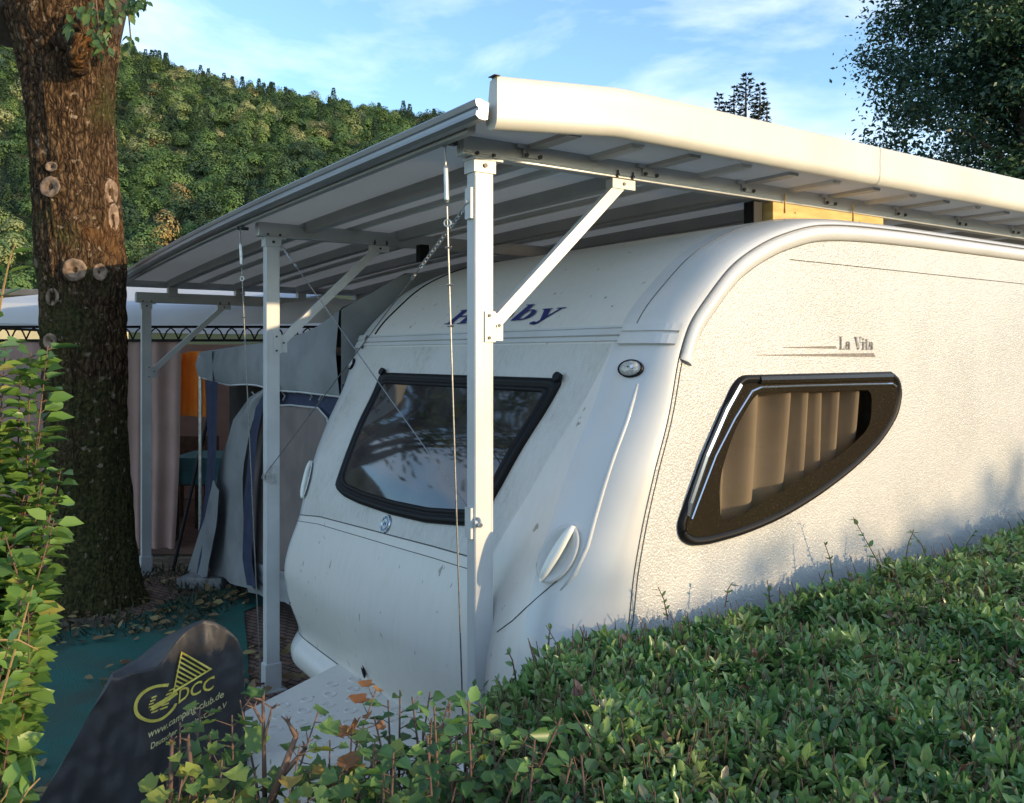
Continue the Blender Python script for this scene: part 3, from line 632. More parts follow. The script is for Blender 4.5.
for r in rowsI:
    z = PR[min(int(r), len(PR) - 1)][1] if r <= it else 2.4
    cs = colv(z); grid_.append([V(*prow(v, r)) for v in cs])
nc = len(grid_[0]); b.v = [p for row in grid_ for p in row]
nn = len(sorted(set([-.57 + CR * (1 - math.cos(a)) for a in np.linspace(0, math.pi / 2, 11)])))
for i in range(len(rowsI) - 1):
    for j in range(nc - 1):
        b.f.append((i * nc + j, (i + 1) * nc + j, (i + 1) * nc + j + 1, i * nc + j + 1))
        mid = nn + 2 <= j < nc - nn; r0 = rowsI[i]
        if r0 < iw: m_ = 1 if nn - 1 <= j <= nc - nn else 0
        elif r0 < itr and mid: m_ = 2
        elif r0 < it - 2 and nn - 1 <= j < nc - nn: m_ = 1
        else: m_ = 0
        b.m.append(m_)
body = b.build('body', [M['gel'], M['nose'], M['front_sheet']], cv, smooth=True)
b = MB(); b.hexa(V, .05, 6.2, -.5, 1.8, .27, .285); b.build('underfloor', M['dark'], cv)
# side walls, the near one with the window opening cut out
def rounded(pts, r, k=6):
    out = []; n = len(pts)
    for i in range(n):
        p, a, c = np.array(pts[i]), np.array(pts[i - 1]), np.array(pts[(i + 1) % n]); ri = r[i] if isinstance(r, (list, tuple)) else r
        if ri <= 0: out.append(tuple(p)); continue
        d1 = (a - p); d2 = (c - p); l1, l2 = np.linalg.norm(d1), np.linalg.norm(d2); t = min(ri, l1 * .48, l2 * .48)
        s, e = p + d1 / l1 * t, p + d2 / l2 * t
        for j in range(k + 1):
            q = j / k; out.append(tuple((1 - q) ** 2 * s + 2 * q * (1 - q) * p + q * q * e))
    return out
def offset(poly, d):
    P = np.array(poly); n = len(P); out = []
    area = sum(P[i][0] * P[(i + 1) % n][1] - P[(i + 1) % n][0] * P[i][1] for i in range(n)); sg = 1 if area > 0 else -1
    for i in range(n):
        a, p, c = P[i - 1], P[i], P[(i + 1) % n]; t = c - a; t = t / (np.linalg.norm(t) + 1e-9)
        out.append(tuple(p + np.array([-t[1], t[0]]) * d * sg))
    return out
NV = -.57
def su(px, py): return V.onv(px, py, NV)
WIN = [su(*q) for q in ((740, 375), (889, 371.5), (896.5, 377), (899.5, 393), (895.5, 415), (880, 441), (854, 467.5), (817, 496), (778, 519.5), (739, 535.5), (705, 544.5), (689, 545.5), (679, 538.5), (676.5, 525), (683.5, 504), (707, 441.5), (731, 386))]
WIN = rounded(WIN, [.05, .0, .03, .05, .08, .1, .12, .14, .14, .12, .06, .05, .05, .06, .1, .12, .05], 4)
def side(nm, v, hole, m_):
    bm = bmesh.new(); pr = [prow(v, r) for r in range(2, len(PR))]
    ol = [bm.verts.new(V(p[0], v, p[2])) for p in pr[::1]]
    loops = [ol]
    if hole: loops.append([bm.verts.new(V(u, v, z)) for u, z in hole])
    ed = []
    for lp in loops:
        for i in range(len(lp)): ed.append(bm.edges.new((lp[i], lp[(i + 1) % len(lp)])))
    bmesh.ops.triangle_fill(bm, edges=ed, use_beauty=True, use_dissolve=False)
    bm.verts.index_update(); o = mk(nm, [q.co.copy() for q in bm.verts], [tuple(w.index for w in f.verts) for f in bm.faces], m_, cv); bm.free(); return o
side('side_wall', NV, offset(WIN, .02), M['stucco']); side('side_wall', 2 * CV - NV, None, M['stucco'])
# rounded trim along the roof edge and down to the front seam
def seampath(d, i0, i1, v):
    out = []
    for r in np.arange(i0, i1, 1.0):
        p = prow(v, r); n = NR[int(r)]; out.append((p[0] - n[0] * d, p[2] - n[1] * d, n))
    return out
i_a, i_b = idx_of(1.93), float(np.argmax(PR[:, 0] > 6.0))
b = MB(); rows = []
for (u, z, n) in seampath(0, i_a, i_b, NV):
    rows.append([V(u - n[0] * d, NV - h, z - n[1] * d) for d, h in ((.006, -.004), (.008, .006), (.016, .013), (.028, .018), (.042, .017), (.055, .011), (.061, .004), (.062, -.004))])
b.grid(rows); b.f.append(tuple(range(8))); b.m.append(0); et = b.build('edge_trim', M['gel'], cv, smooth=True)
b = MB(); b.tube([V(u + n[0] * .0, NV - .004, z + n[1] * .0) for u, z, n in seampath(.002, i_a, i_b, NV)], .0028, 6); b.tube([V(u - n[0] * .063, NV - .0005, z - n[1] * .063) for u, z, n in seampath(0, i_a, i_b, NV)], .002, 6); each(b, 'seam', M['seam'], et)
b = MB(); lowp = seampath(0, idx_of(.45), i_a + 1, NV)
b.tube([V(u, NV - .001, z) for u, z, n in lowp], .0022, 6); b.tube([V(u + .018, NV - .001, z) for u, z, n in lowp], .0022, 6); each(b, 'front_seam', M['seam'], cv)
# trim band across the front at the foot of the dome, stepped at the corners
b = MB()
for z0, z1, o1, va, vb in ((1.950, 1.966, .008, -.555, 1.86), (1.969, 1.994, .012, -.555, 1.86), (1.997, 2.008, .007, -.555, 1.86), (1.936, 1.972, .016, -.56, -.36), (1.978, 2.006, .019, -.56, -.36), (1.936, 1.972, .016, 1.66, 1.86), (1.978, 2.006, .019, 1.66, 1.86)):
    vs = np.linspace(va, vb, 44 if vb - va > 1 else 12)
    b.grid([[surf(v, z0, -.006), surf(v, z0 + .002, o1), surf(v, z1 - .002, o1), surf(v, z1, -.006)] for v in vs], closed=True)
    k = len(b.v); b.f += [(k - 4, k - 3, k - 2, k - 1)]; b.m.append(0)
b.build('front_trim', M['gel'], cv)
# joints: dome to corner mouldings, waist, bumper lip
b = MB(); b.tube([V(*prow(-.40, r, .0005)) for r in np.arange(idx_of(2.015), it + 1, 1.0)], .0022, 6); b.build('dome_seam', M['seam'], cv)
b = MB(); b.tube([V(*prow(1.60, r, .001)) for r in np.arange(idx_of(2.015), it + 1, 1.0)], .006, 6); b.build('dome_seam', M['rubber'], cv)
b = MB(); b.tube([V(*prow(v, iw, .0008)) for v in np.linspace(-.10, 1.84, 40)], .0028, 6)
b.tube([V(*prow(v, iw - 1.2, -.0005)) for v in np.linspace(-.10, 1.84, 40)], .002, 6)
swp = [pick(*q) for q in ((497, 632), (510, 623), (525, 611), (545, 594), (560, 580))]; b.tube([surf(v, z, .0006) for v, z in swp], .0022, 6)
each(b, 'waist_seam', M['seam'], cv)
b = MB(); b.tube([V(*prow(v, 6.0 if False else idx_of(.452), .001)) for v in np.linspace(-.3, 1.84, 40)], .0028, 6); b.build('bumper_seam', M['seam'], cv)
# raised swage from the clearance light down to the handle
swg = [pick(*q) for q in ((636, 384), (627, 420), (616, 455), (605, 490), (596, 520), (588, 545), (574, 570), (560, 588))]
b = MB(); b.tube([surf(v, z, -.004) for v, z in swg], [.006] + [.009] * 6 + [.005], 8); b.build('swage', M['gel'], cv, smooth=True)
# ---- front window
b = MB(); rows = []; TOP, BOT = 1.815, 1.265
def wl(z, far):
    t = (z - BOT) / (TOP - BOT); return (1.298 + .014 * t) if far else (.045 - .172 * t)
def zbot0(v): return float(np.interp(v, [-.1, .05, .17, .4, .7, 1.0, 1.18, 1.3], [1.295, 1.278, 1.260, 1.236, 1.226, 1.228, 1.238, 1.262]))
def outline(ins):
    zb = zbot0
    p = []
    for t in np.linspace(0, 1, 26): z = BOT + ins + (TOP - BOT - 2 * ins) * t; p.append((wl(z, False) + ins, z))
    for t in np.linspace(0, 1, 40)[1:-1]: p.append(((wl(TOP, False) + ins) * (1 - t) + (wl(TOP, True) - ins) * t, TOP - ins))
    for t in np.linspace(0, 1, 26): z = TOP - ins - (TOP - BOT - 2 * ins) * t; p.append((wl(z, True) - ins, z))
    for t in np.linspace(0, 1, 40)[1:-1]: v = (wl(BOT, True) - ins) * (1 - t) + (wl(BOT, False) + ins) * t; p.append((v, zb(v) + ins))
    q = np.array(p)
    for _ in range(1):           # soften the four corners
        d = np.roll(q, 1, 0) + np.roll(q, -1, 0); q = .5 * q + .25 * d
    return q
rings = [(0, -.004), (0, .010), (.006, .020), (.024, .022), (.030, .015), (.037, .015), (.041, .021), (.054, .019), (.058, .006)]
b.grid([[surf(v, z, off) for v, z in outline(i_)] for i_, off in rings], closed=True)
fw = b.build('front_window', M['rubber'], cv, smooth=True)
b = MB(); zc = .5 * (TOP + BOT)
zl = np.linspace(0, 1, 14)
def zbot(v): return zbot0(v) + .054
b.grid([[surf(vv, zbot(vv) * (1 - t) + (TOP - .048) * t, .012) for vv in np.linspace(wl(zbot(.65) * (1 - t) + (TOP - .048) * t, False) + .047, wl(zbot(.65) * (1 - t) + (TOP - .048) * t, True) - .047, 24)] for t in zl])
b.build('pane', M['dark_glass'], fw, smooth=True)
b = MB(); p0, p1 = pick(559, 378); b.disc(surf(wl(TOP, False) + .02, 1.815, .01), (-.7, -.6, .4), .02, .02, 10); b.disc(surf(1.29, 1.815, .01), (-.7, -.6, .4), .02, .02, 10); each(b, 'stay', M['rubber'], fw)
# ---- side window
def sring(poly, offs): return [[V(u, NV - o, z) for u, z in offset(poly, d)] if d else [V(u, NV - o, z) for u, z in poly] for d, o in offs]
b = MB(); b.grid(sring(WIN, [(0, -.004), (0, .010), (.008, .020), (.020, .020), (.027, .012), (.030, .011), (.032, -.012)]), closed=True)
sw = b.build('side_window', M['rubber'], cv, smooth=True)
CLR = rounded([su(*q) for q in ((754, 392), (866, 390), (869, 396), (868, 426), (842, 452), (806, 474), (765, 499), (728, 521), (718, 519), (716, 480), (731, 430))], [.05, .03, .02, .1, .15, .2, .2, .05, .04, .1, .2], 5)
GL = offset(WIN, .030)
bm = bmesh.new(); ed = []
for lp in (GL, CLR):
    q = [bm.verts.new(V(u, NV - .013, z)) for u, z in lp]
    for i in range(len(q)): ed.append(bm.edges.new((q[i], q[(i + 1) % len(q)])))
bmesh.ops.triangle_fill(bm, edges=ed, use_beauty=True); bm.verts.index_update()
mk('tinted_border', [q.co.copy() for q in bm.verts], [tuple(w.index for w in f.verts) for f in bm.faces], M['brown_border'], sw); bm.free()
pn = [V(u, NV - .0125, z) for u, z in CLR]; po = list(range(len(pn)))
if sum((pn[i].x * pn[i - 1].z - pn[i - 1].x * pn[i].z) for i in po) < 0: po = po[::-1]
pm = mk('pane', pn, [tuple(po)], M['brown_glass'], sw)
if pm.data.polygons[0].normal.y > 0: pm.data.flip_normals()
def strip(name, pts, d0, d1, h0, h1, m_):
    """raised strip between two offsets of an open polyline in the side plane"""
    P = np.array(pts); T = np.gradient(P, axis=0); T /= np.linalg.norm(T, axis=1, keepdims=True); n = np.c_[T[:, 1], -T[:, 0]]
    b = MB(); b.grid([[V(*(p + q * d)[[0]], NV - h, (p + q * d)[1]) for d, h in ((d0, h0), (d0, h1), ((d0 + d1) / 2, h1 + .003), (d1, h1), (d1, h0))] for p, q in zip(P, n)])
    k = len(b.v); b.f += [(0, 1, 2, 3, 4), (k - 5, k - 1, k - 2, k - 3, k - 4)]; b.m += [0, 0]; return b.build(name, m_, sw, smooth=False)
strip('top_rail', [su(756, 377.5), su(800, 376.6), su(850, 375.4), su(888, 374.5)], -.004, .022, .01, .024, M['brown_border'])
strip('chrome_strip', [su(748, 391), su(758, 386.5), su(800, 385), su(850, 383.8), su(889, 383.2), su(893, 386)], -.002, .006, .008, .017, M['chrome'])
strip('chrome_strip', [su(748, 391), su(731, 418), su(712, 455), su(694, 502), su(688, 518)], -.006, .001, .008, .017, M['chrome'])
strip('blue_strip', [su(736, 384), su(722, 409), su(702, 455), su(686, 502), su(683, 515)], -.016, .004, .012, .023, mat('polished_rail', (.10, .13, .18), None, rough=.2, metal=.8))
# curtain and cabin behind the pane
b = MB(); u0, u1 = .50, 1.60; rows = []
for t in np.linspace(0, 1, 12):
    row = []
    for s in np.linspace(0, 1, 90):
        ph = s * 52 + 2.2 * math.sin(s * 9) + .5 * math.sin(s * 5 + t * 1.5); a = .044 * (.55 + .45 * t + .5 * nz(s * 5, t, 2))
        u = u0 + (u1 - u0) * s * (1 - .07 * (1 - t)); row.append(V(u, NV + .070 + a * math.sin(ph), 1.20 + .66 * t))
    rows.append(row)
b.grid(rows); b.build('curtain', M['curtain'], cv, smooth=True)
b = MB(); fb = [(.385, -.565, 1.22), (2.0, -.565, 1.22), (2.0, -.25, 1.22), (.385, -.25, 1.22), (.66, -.565, 1.88), (2.0, -.565, 1.88), (2.0, -.25, 1.88), (.66, -.25, 1.88)]
b.add([V(*q) for q in fb], [(0, 1, 2, 3), (7, 6, 5, 4), (2, 3, 7, 6), (0, 3, 7, 4), (1, 2, 6, 5)]); b.build('cabin_lining', M['lining'], cv)
b = MB(); jn = [su(775, 262), su(790, 259.5), su(1024, 284)]; jn.append((6.0, jn[-1][1] + .0)); b.tube([V(u, NV - .0005, z) for u, z in jn[1:]], .0018, 5); b.build('side_line', M['seam'], cv)  # thin dark line along the upper side wall
# ---- grab handles: dished recess and bar (near corner seen whole, far corner edge-on)
def handle(p, q):
    (v0, z0), (v1, z1) = p, q; c = surf((v0 + v1) / 2, (z0 + z1) / 2)
    A, B_ = surf(v0, z0), surf(v1, z1); n = (surf((v0 + v1) / 2, (z0 + z1) / 2, .01) - c).normalized(); d = (A - B_); Ln = d.length; d.normalize(); s = n.cross(d)
    b = MB(); rows = []
    for rr, hh in ((.50, .002), (.47, .007), (.43, .006), (.34, -.001), (.2, -.006), (.02, -.007)):
        rows.append([c + d * (Ln * rr * math.cos(t)) + s * (Ln * rr * .62 * math.sin(t)) + n * (hh + .004) for t in np.linspace(0, 2 * math.pi, 33)[:-1]])
    b.grid(rows, closed=True); h_ = b.build('grab_handle', M['recess'], cv, smooth=True)
    b = MB(); rows = []
    for t in np.linspace(-1, 1, 15):
        wd = .021 * (1 - .55 * t * t) * (1 if abs(t) < .99 else .5); ht = .020 - .012 * t ** 4; x = c + d * (Ln * .50 * t)
        rows.append([x + s * a * wd + n * (ht + e) for a, e in ((-1, 0), (-.7, .010), (.7, .010), (1, 0), (.7, -.012), (-.7, -.012))])
    b.grid(rows, closed=True); k = len(b.v); b.f += [tuple(range(6)), tuple(range(k - 6, k))]; b.m += [0, 0]; b.build('grip', M['handle'], h_, smooth=True)
h1, h2 = pick(574, 529), pick(545, 580); handle(h1, h2); handle((2 * CV - h1[0], h1[1]), (2 * CV - h2[0], h2[1]))
# ---- clearance lights
for v, z in ((-.445, 1.856), (2 * CV + .445, 1.856)):
    c = surf(v, z); n = (surf(v, z, .01) - c).normalized(); x = (surf(v + .02, z) - surf(v - .02, z)).normalized(); y = n.cross(x)
    b = MB()
    for sc_, h0, h1_, nm in ((1, 0, .012, 0),):
        b.grid([[c + x * (.052 * k_ * math.cos(t)) + y * (.034 * k_ * math.sin(t)) + n * hh for t in np.linspace(0, 2 * math.pi, 25)[:-1]] for k_, hh in ((1, -.004), (1, .010), (.94, .013), (.86, .010))], closed=True)
    cl_ = b.build('clearance_light', M['rubber'], cv, smooth=True)
    b = MB(); rows = [[c + x * (.046 * k_ * math.cos(t)) + y * (.030 * k_ * math.sin(t)) + n * hh for t in np.linspace(0, 2 * math.pi, 25)[:-1]] for k_, hh in ((1, .008), (.8, .017), (.45, .022), (.1, .024))]
    b.grid(rows, closed=True); b.build('lens', M['lens'], cl_, smooth=True)
    b = MB(); q = c - x * .018 + n * .022; b.tube([q, q + n * .006], .007, 10); b.build('bulb', M['chrome'], cl_)
# ---- round badge, drain hole
ev, ez = pick(386, 523); c = surf(ev, ez); n = (surf(ev, ez, .01) - c).normalized()
b = MB(); b.disc(c, n, .040, .006, 24); bd = b.build('badge', mat('badge_blue', (.16, .24, .34), None, rough=.3), cv)
b = MB(); b.torus(c + n * .006, n, .037, .005, 24, 6); b.disc(c + n * .004, n, .023, .006, 20); each(b, 'badge_ring', M['chrome'], bd)
b = MB(); x = n.cross(Vector((0, 0, 1))).normalized(); y = x.cross(n)
for dx, dy, w_, h_ in ((-.008, 0, .005, .022), (.008, 0, .005, .022), (0, .001, .012, .005)):
    b.add([c + n * .0108 + x * (dx + a * w_ / 2) + y * (dy + e * h_ / 2) for a, e in ((-1, -1), (1, -1), (1, 1), (-1, 1))], [(0, 1, 2, 3)])
b.build('badge_mark', M['blue_print'], bd)
hv, hz = pick(364, 668); c = surf(hv, hz); n = (surf(hv, hz, .01) - c).normalized(); x = (Vector((-V.b[0], -V.b[1], 0))).normalized(); d = (Vector((0, 0, 1)) * .8 - x * .5).normalized()
b = MB(); b.grid([[c + n * hh + d * (.036 * k_ * math.cos(t)) + n.cross(d) * (.020 * k_ * math.sin(t)) for t in np.linspace(0, 2 * math.pi, 21)[:-1]] for k_, hh in ((1.12, -.002), (1.1, .006), (1, .006), (.9, .002), (.02, .001))], closed=True); b.build('drain_hole', M['rubber'], cv)
b = MB(); q_ = pick(303, 634)
for k_ in range(3): c = surf(1.70, .56 + .035 * k_, .001); b.disc(c, (-.8, -.6, 0), .006, .003, 8)
each(b, 'screw', M['bolt'], cv)
# ---- lettering built from strokes
def annulus(cx, cy, rx, ry, tx, ty, n=20):
    vs, fs = [], []
    for i in range(n):
        t = 2 * math.pi * i / n; vs += [(cx + rx * math.cos(t), cy + ry * math.sin(t)), (cx + (rx - tx) * math.cos(t), cy + (ry - ty) * math.sin(t))]
    for i in range(n): j = (i + 1) % n; fs.append((2 * i, 2 * j, 2 * j + 1, 2 * i + 1))
    return vs, fs
def rect(x0, y0, x1, y1): return [(x0, y0), (x1, y0), (x1, y1), (x0, y1)], [(0, 1, 2, 3)]
def quad(*p): return list(p), [(0, 1, 2, 3)]
GLY = {
 'H': (1.02, [rect(.10, .0, .34, 1), rect(.66, .0, .90, 1), rect(.34, .46, .66, .55), rect(0, 0, .44, .06), rect(0, .94, .44, 1), rect(.56, 0, 1, .06), rect(.56, .94, 1, 1)]),
 'o': (.72, [annulus(.34, .32, .34, .33, .19, .06)]),
 'b': (.76, [rect(.08, 0, .28, 1), rect(0, .94, .28, 1), annulus(.43, .32, .30, .33, .18, .07)]),
 'y': (.74, [quad((.06, .63), (.28, .63), (.48, .06), (.34, -.06)), quad((.60, .63), (.68, .63), (.36, -.28), (.26, -.22)), rect(0, .58, .34, .64), rect(.48, .58, .78, .64), annulus(.20, -.22, .10, .09, .1, .09, 12), quad((.2, -.31), (.3, -.31), (.40, -.16), (.30, -.16))]),
 'L': (.72, [rect(.10, 0, .26, 1), rect(0, 0, .62, .06), rect(0, .95, .36, 1), rect(.56, 0, .62, .24)]),
 'a': (.60, [annulus(.24, .20, .22, .21, .10, .05), rect(.38, 0, .52, .46), annulus(.28, .44, .24, .20, .13, .06, 16)]),
 'V': (.90, [quad((.02, 1), (.22, 1), (.50, 0), (.40, 0)), quad((.74, 1), (.82, 1), (.50, 0), (.43, 0)), rect(-.04, .95, .32, 1), rect(.62, .95, .92, 1)]),
 'i': (.34, [rect(.08, 0, .23, .62), rect(0, 0, .31, .05), rect(0, .57, .2, .62), annulus(.155, .82, .09, .09, .09, .09, 10)]),
 't': (.44, [rect(.12, 0, .26, .85), rect(0, .56, .40, .62), rect(.16, 0, .40, .07)]), ' ': (.42, [])}
def lettering(name, text, fn, shear, m_, par, gap=.06):
    b = MB(); x = 0; lay = 0
    for ch in text:
        w_, parts = GLY[ch]
        for vs, fs in parts:
            lay = (lay + 1) % 5; b.add([fn(x + a + shear * y, y, lay) for a, y in vs], fs)
        x += w_ + gap
    return b.build(name, m_, par)
HL = 1.02 + .72 + .76 * 2 + .74 + 5 * .06
lettering('lettering', 'Hobby', lambda s, t, k: surf(.92 - (s / (HL + .30)) * .90, 2.046 + t * .068, .004 + .0006 * k), .24, M['blue_print'], cv)
LL = .72 + .60 + .42 + .90 + .34 + .44 + .60 + 7 * .06
lu0, lz0 = su(839, 349.5); lu1, _ = su(873.5, 349); sc_ = (lu1 - lu0) / LL
lettering('lettering', 'La Vita', lambda s, t, k: V(lu0 + s * sc_, NV - .003 - .0004 * k, lz0 + .0 + t * .052), 0, M['grey_print'], cv)
b = MB()
for (x0, x1, y, hh) in ((783, 837, 347.3, .010), (757, 875, 355, .016)):
    a, z = su(x0, y); c, z2 = su(x1, y)
    b.add([V(a, NV - .0025, z - .001), V(c, NV - .0025, z2 - hh / 2), V(c - .012, NV - .0025, z2 + hh / 2), V(a, NV - .0025, z + .001)], [(0, 1, 2, 3)])
each(b, 'pinstripe', M['grey_print'], cv)
# ---- drawbar cover: white moulded step in front of the nose
b = MB()
def dshape(z, ins, zoff=0):
    P = [(-.66 + ins, .66 + ins), (-.30, .47 + ins), (.05, .26 + ins), (.10, .26 + ins), (.10, 1.44 - ins), (.05, 1.44 - ins), (-.30, 1.24 - ins), (-.66 + ins, 1.05 - ins)]
    return [C(u, v, z + zoff * (u < -.2)) for u, v in rounded(P, .06, 4)]
b.grid([dshape(.10, -.03), dshape(.27, -.01), dshape(.335, 0), dshape(.36, .012), dshape(.372, .035)], closed=True)
k = len(b.v); n_ = len(dshape(.1, 0)); b.f.append(tuple(range(k - n_, k))); b.m.append(0)
db = b.build('drawbar_cover', M['nose'], cv)
b = MB()
for i in range(5):
    for j in range(6):
        u, v = -.46 + .11 * i + (.055 if j % 2 else 0), .62 + .11 * j
        if abs(v - .85) < .12 + (u + .66) * .42: b.torus(C(u, v, .3725), (0, 0, 1), .026, .0035, 14, 6)
each(b, 'anti_slip_ring', M['nose'], db, True)
b = MB(); b.disc(C(-.60, .70, .24), (-.1, -1, 0), .018, .02, 12); b.build('cable_hole', M['rubber'], db)
b = MB(); b.tube([C(-.60, .68, .25), C(-.55, .60, .20), C(-.50, .54, .12), C(-.47, .5, .03)], .014, 8); b.build('cable', M['bolt'], db)
#SECTION_CAMP
# ================================================================== AWNING TENT on the far side of the caravan
aw = thing('awning_tent', 'grey and navy fabric awning tent attached to the far side of the caravan', 'awning tent', C(1.5, 3.6, 0))
def fan(u): return float(np.interp(u, [.30, .44, .60, .86, 1.2, 4.6], [2.02, 2.19, 2.27, 2.42, 2.44, 2.44]))
rows = []
for v in np.linspace(2.24, 4.97, 16):
    t = (v - 2.24) / 2.73; row = []
    u_s = .44 - .10 * t
    for u in [0, .08, .16, .28, .42, .6, .9, 1.4, 2.2, 3.2, 4.2]:
        uu = u_s + u; zf = fan(uu) if u else fan(.44); zn = 1.93 + .05 * math.sin(math.pi * t) + min(u, .5) * .10
        row.append(C(uu, v, zf * (1 - t) ** 4 + zn * (1 - (1 - t) ** 4) + .008 * nz(uu, v, 0, 4)))
    rows.append(row)
b = MB(); b.grid(rows); b.grid([[C(u, 2.235, z) for z in np.linspace(1.2, fan(u), 6)] for u in np.linspace(.43, 1.3, 10)])
b.build('roof', M['grey_cloth'], aw, smooth=True)
def cloth(name, left, right, u, m_, par, nu=14, amp=.02, waves=3, fr=C, thick=0):
    """cloth hung in the plane u: two side edges given as pixel polylines from top to bottom"""
    def rs(P, n):
        P = np.array(P, float); d = np.r_[0, np.cumsum(np.hypot(*np.diff(P, axis=0).T))]; s = np.linspace(0, d[-1], n); return np.c_[np.interp(s, d, P[:, 0]), np.interp(s, d, P[:, 1])]
    n = 16; A, B_ = rs(left, n), rs(right, n); b = MB(); rows = []
    for i in range(n):
        row = []
        for j in range(nu + 1):
            s = j / nu; p = A[i] * (1 - s) + B_[i] * s; v, z = fr.onu(p[0], p[1], u)
            ph = s * waves * 6.283 + .5 * math.sin(i * .4)
            row.append(fr(u + amp * (math.sin(ph) * (.4 + .6 * i / n) + .8 * nz(s * 3, i * .25, u)), v, max(z, .01)))
        rows.append(row)
    b.grid(rows); return b.build(name, m_, par, smooth=True)
# valance, bulging out under the roof edge
b = MB(); rows = []
for v in np.linspace(2.24, 4.98, 24):
    t = (v - 2.24) / 2.74; us_ = .44 - .10 * t; zt = float(fan(.44) * (1 - t) ** 4 + (1.93 + .05 * math.sin(math.pi * t)) * (1 - (1 - t) ** 4)); zb = 1.655 + .045 * t + .02 * math.sin(t * 15) * t
    rows.append([C(us_ - .002, v, zt), C(us_ - .02, v, zt - .02), C(us_ - .045 - .012 * nz(v * 2, 1), v, zt * .5 + zb * .5), C(us_ - .03 + .01 * math.sin(v * 9), v, zb + .02), C(us_ - .02 + .012 * math.sin(v * 9), v, zb)])
b.grid(rows); b.build('valance', M['grey_cloth'], aw, smooth=True)
b = MB(); b.tube([r[-1] for r in rows], .006, 6); b.build('hem_piping', M['gel'], aw)
cloth('corner_drop', [(199, 352), (201, 378)], [(212, 350), (213, 381)], .315, M['grey_cloth'], aw, 6, .006, 1)
cloth('navy_band', [(262, 384), (262, 590)], [(352, 384), (352, 590)], .44, M['navy'], aw, 10, .006, 1)
wp = cloth('window_panel', [(262, 405), (258, 418), (252, 460), (250, 540), (252, 566)], [(318, 408), (327, 418), (331, 440), (331, 540), (329, 576)], .425, M['mesh_cloth'], aw, 12, .008, 2)
b = MB(); pts_ = [(252, 566), (250, 540), (252, 460), (258, 418), (263, 406), (290, 405), (318, 408), (327, 418), (331, 440), (331, 540)]
b.tube([C(.415, *C.onu(x, y, .415)) for x, y in pts_], .006, 6); b.build('piping', M['gel'], wp)
b = MB()
for x in (252, 282, 309, 318): b.tube([C(.42, *C.onu(x, 392, .42)), C(.42, *C.onu(x + 3, 396, .42)), C(.42, *C.onu(x + 1, 400, .42))], .005, 5)
each(b, 'hook', M['gel'], aw)
cloth('door_flap', [(274, 383), (250, 396), (232, 420), (220, 460), (213, 510), (206, 556), (212, 574)], [(276, 384), (264, 400), (252, 425), (244, 470), (243, 530), (247, 575), (254, 592)], .36, M['grey_cloth'], aw, 10, .02, 1.5)
cloth('door_trim', [(270, 385), (256, 405), (249, 440), (244, 500), (243, 560), (247, 585)], [(277, 386), (264, 405), (257, 440), (253, 500), (251, 560), (256, 588)], .345, M['navy'], aw, 4, .008, .5)
cloth('corner_panel', [(205, 380), (207, 440), (205, 500), (194, 560), (192, 572)], [(217, 382), (216, 440), (213, 500), (204, 560), (203, 574)], .29, M['navy'], aw, 6, .012, 1.2)
cloth('corner_skirt', [(213, 480), (203, 520), (190, 565), (186, 578)], [(219, 490), (216, 530), (210, 560), (207, 577)], .27, M['grey_cloth'], aw, 5, .015, 1)
cloth('bottom_skirt', [(247, 560), (249, 592)], [(330, 585), (330, 618)], .41, M['grey_cloth'], aw, 10, .02, 3)
b = MB(); b.tube([C(.33, 4.95, 0), C(.33, 4.95, 1.9)], .016, 8); b.tube([C(.47, 2.5, 1.64), C(.36, 5.05, 1.73)], .012, 8); each(b, 'frame_pole', M['zinc'], aw)
b = MB(); b.grid([[C(.62, v, z) for z in (.01, 1.0, 1.9)] for v in np.linspace(2.3, 5.1, 6)]); b.build('shade_backdrop', M['dark'], aw)  # dark sheet standing in for the shade inside the awning
b = MB(); b.grid([[C(u, 5.12, z) for z in (.01, 1.0, 1.93)] for u in np.linspace(.62, 4.3, 6)]); b.build('front_wall', M['grey_cloth'], aw)
# ================================================================== GAZEBO with curtains
GX0, GX1, GY0, GY1 = -5.25, -1.45, 8.35, 11.6
gzb = thing('gazebo', 'white roofed garden gazebo with mauve curtains behind the tree and the awning', 'gazebo', ((GX0 + GX1) / 2, (GY0 + GY1) / 2, 0))
ap = Vector(((GX0 + GX1) / 2 + .1, (GY0 + GY1) / 2, 3.05)); zt = 2.42
cor = [Vector((GX0, GY0, zt)), Vector((GX1, GY0, zt)), Vector((GX1, GY1, zt)), Vector((GX0, GY1, zt))]
b = MB(); NS = 12
for i in range(4):
    A, B_ = cor[i], cor[(i + 1) % 4]
    rows = []
    for t in np.linspace(0, 1, 8):
        rows.append([(A + (B_ - A) * s) * (1 - t) + ap * t - Vector((0, 0, .10 * math.sin(math.pi * t) * (1 - .0 * s))) - Vector((0, 0, .03 * math.sin(math.pi * s) * (1 - t))) for s in np.linspace(0, 1, NS)])
    b.grid(rows)
    o_ = Vector(((A + B_) / 2 - ap).to_2d().normalized().to_3d())
    b.grid([[A + (B_ - A) * s - Vector((0, 0, dz + .03 * math.sin(math.pi * s))) + o_ * dx for s in np.linspace(0, 1, NS)] for dx, dz in ((0, 0), (.03, .015), (.055, .06), (.06, .13), (.05, .20))])
b.build('roof', M['gazebo_white'], gzb, smooth=True)
b = MB()
for x, y in ((GX0 + .1, GY0 + .1), (GX1 - .1, GY0 + .1), (GX1 - .1, GY1 - .1), (GX0 + .1, GY1 - .1)): b.bhexa(None, x - .03, x + .03, y - .03, y + .03, 0, 2.4, .006)
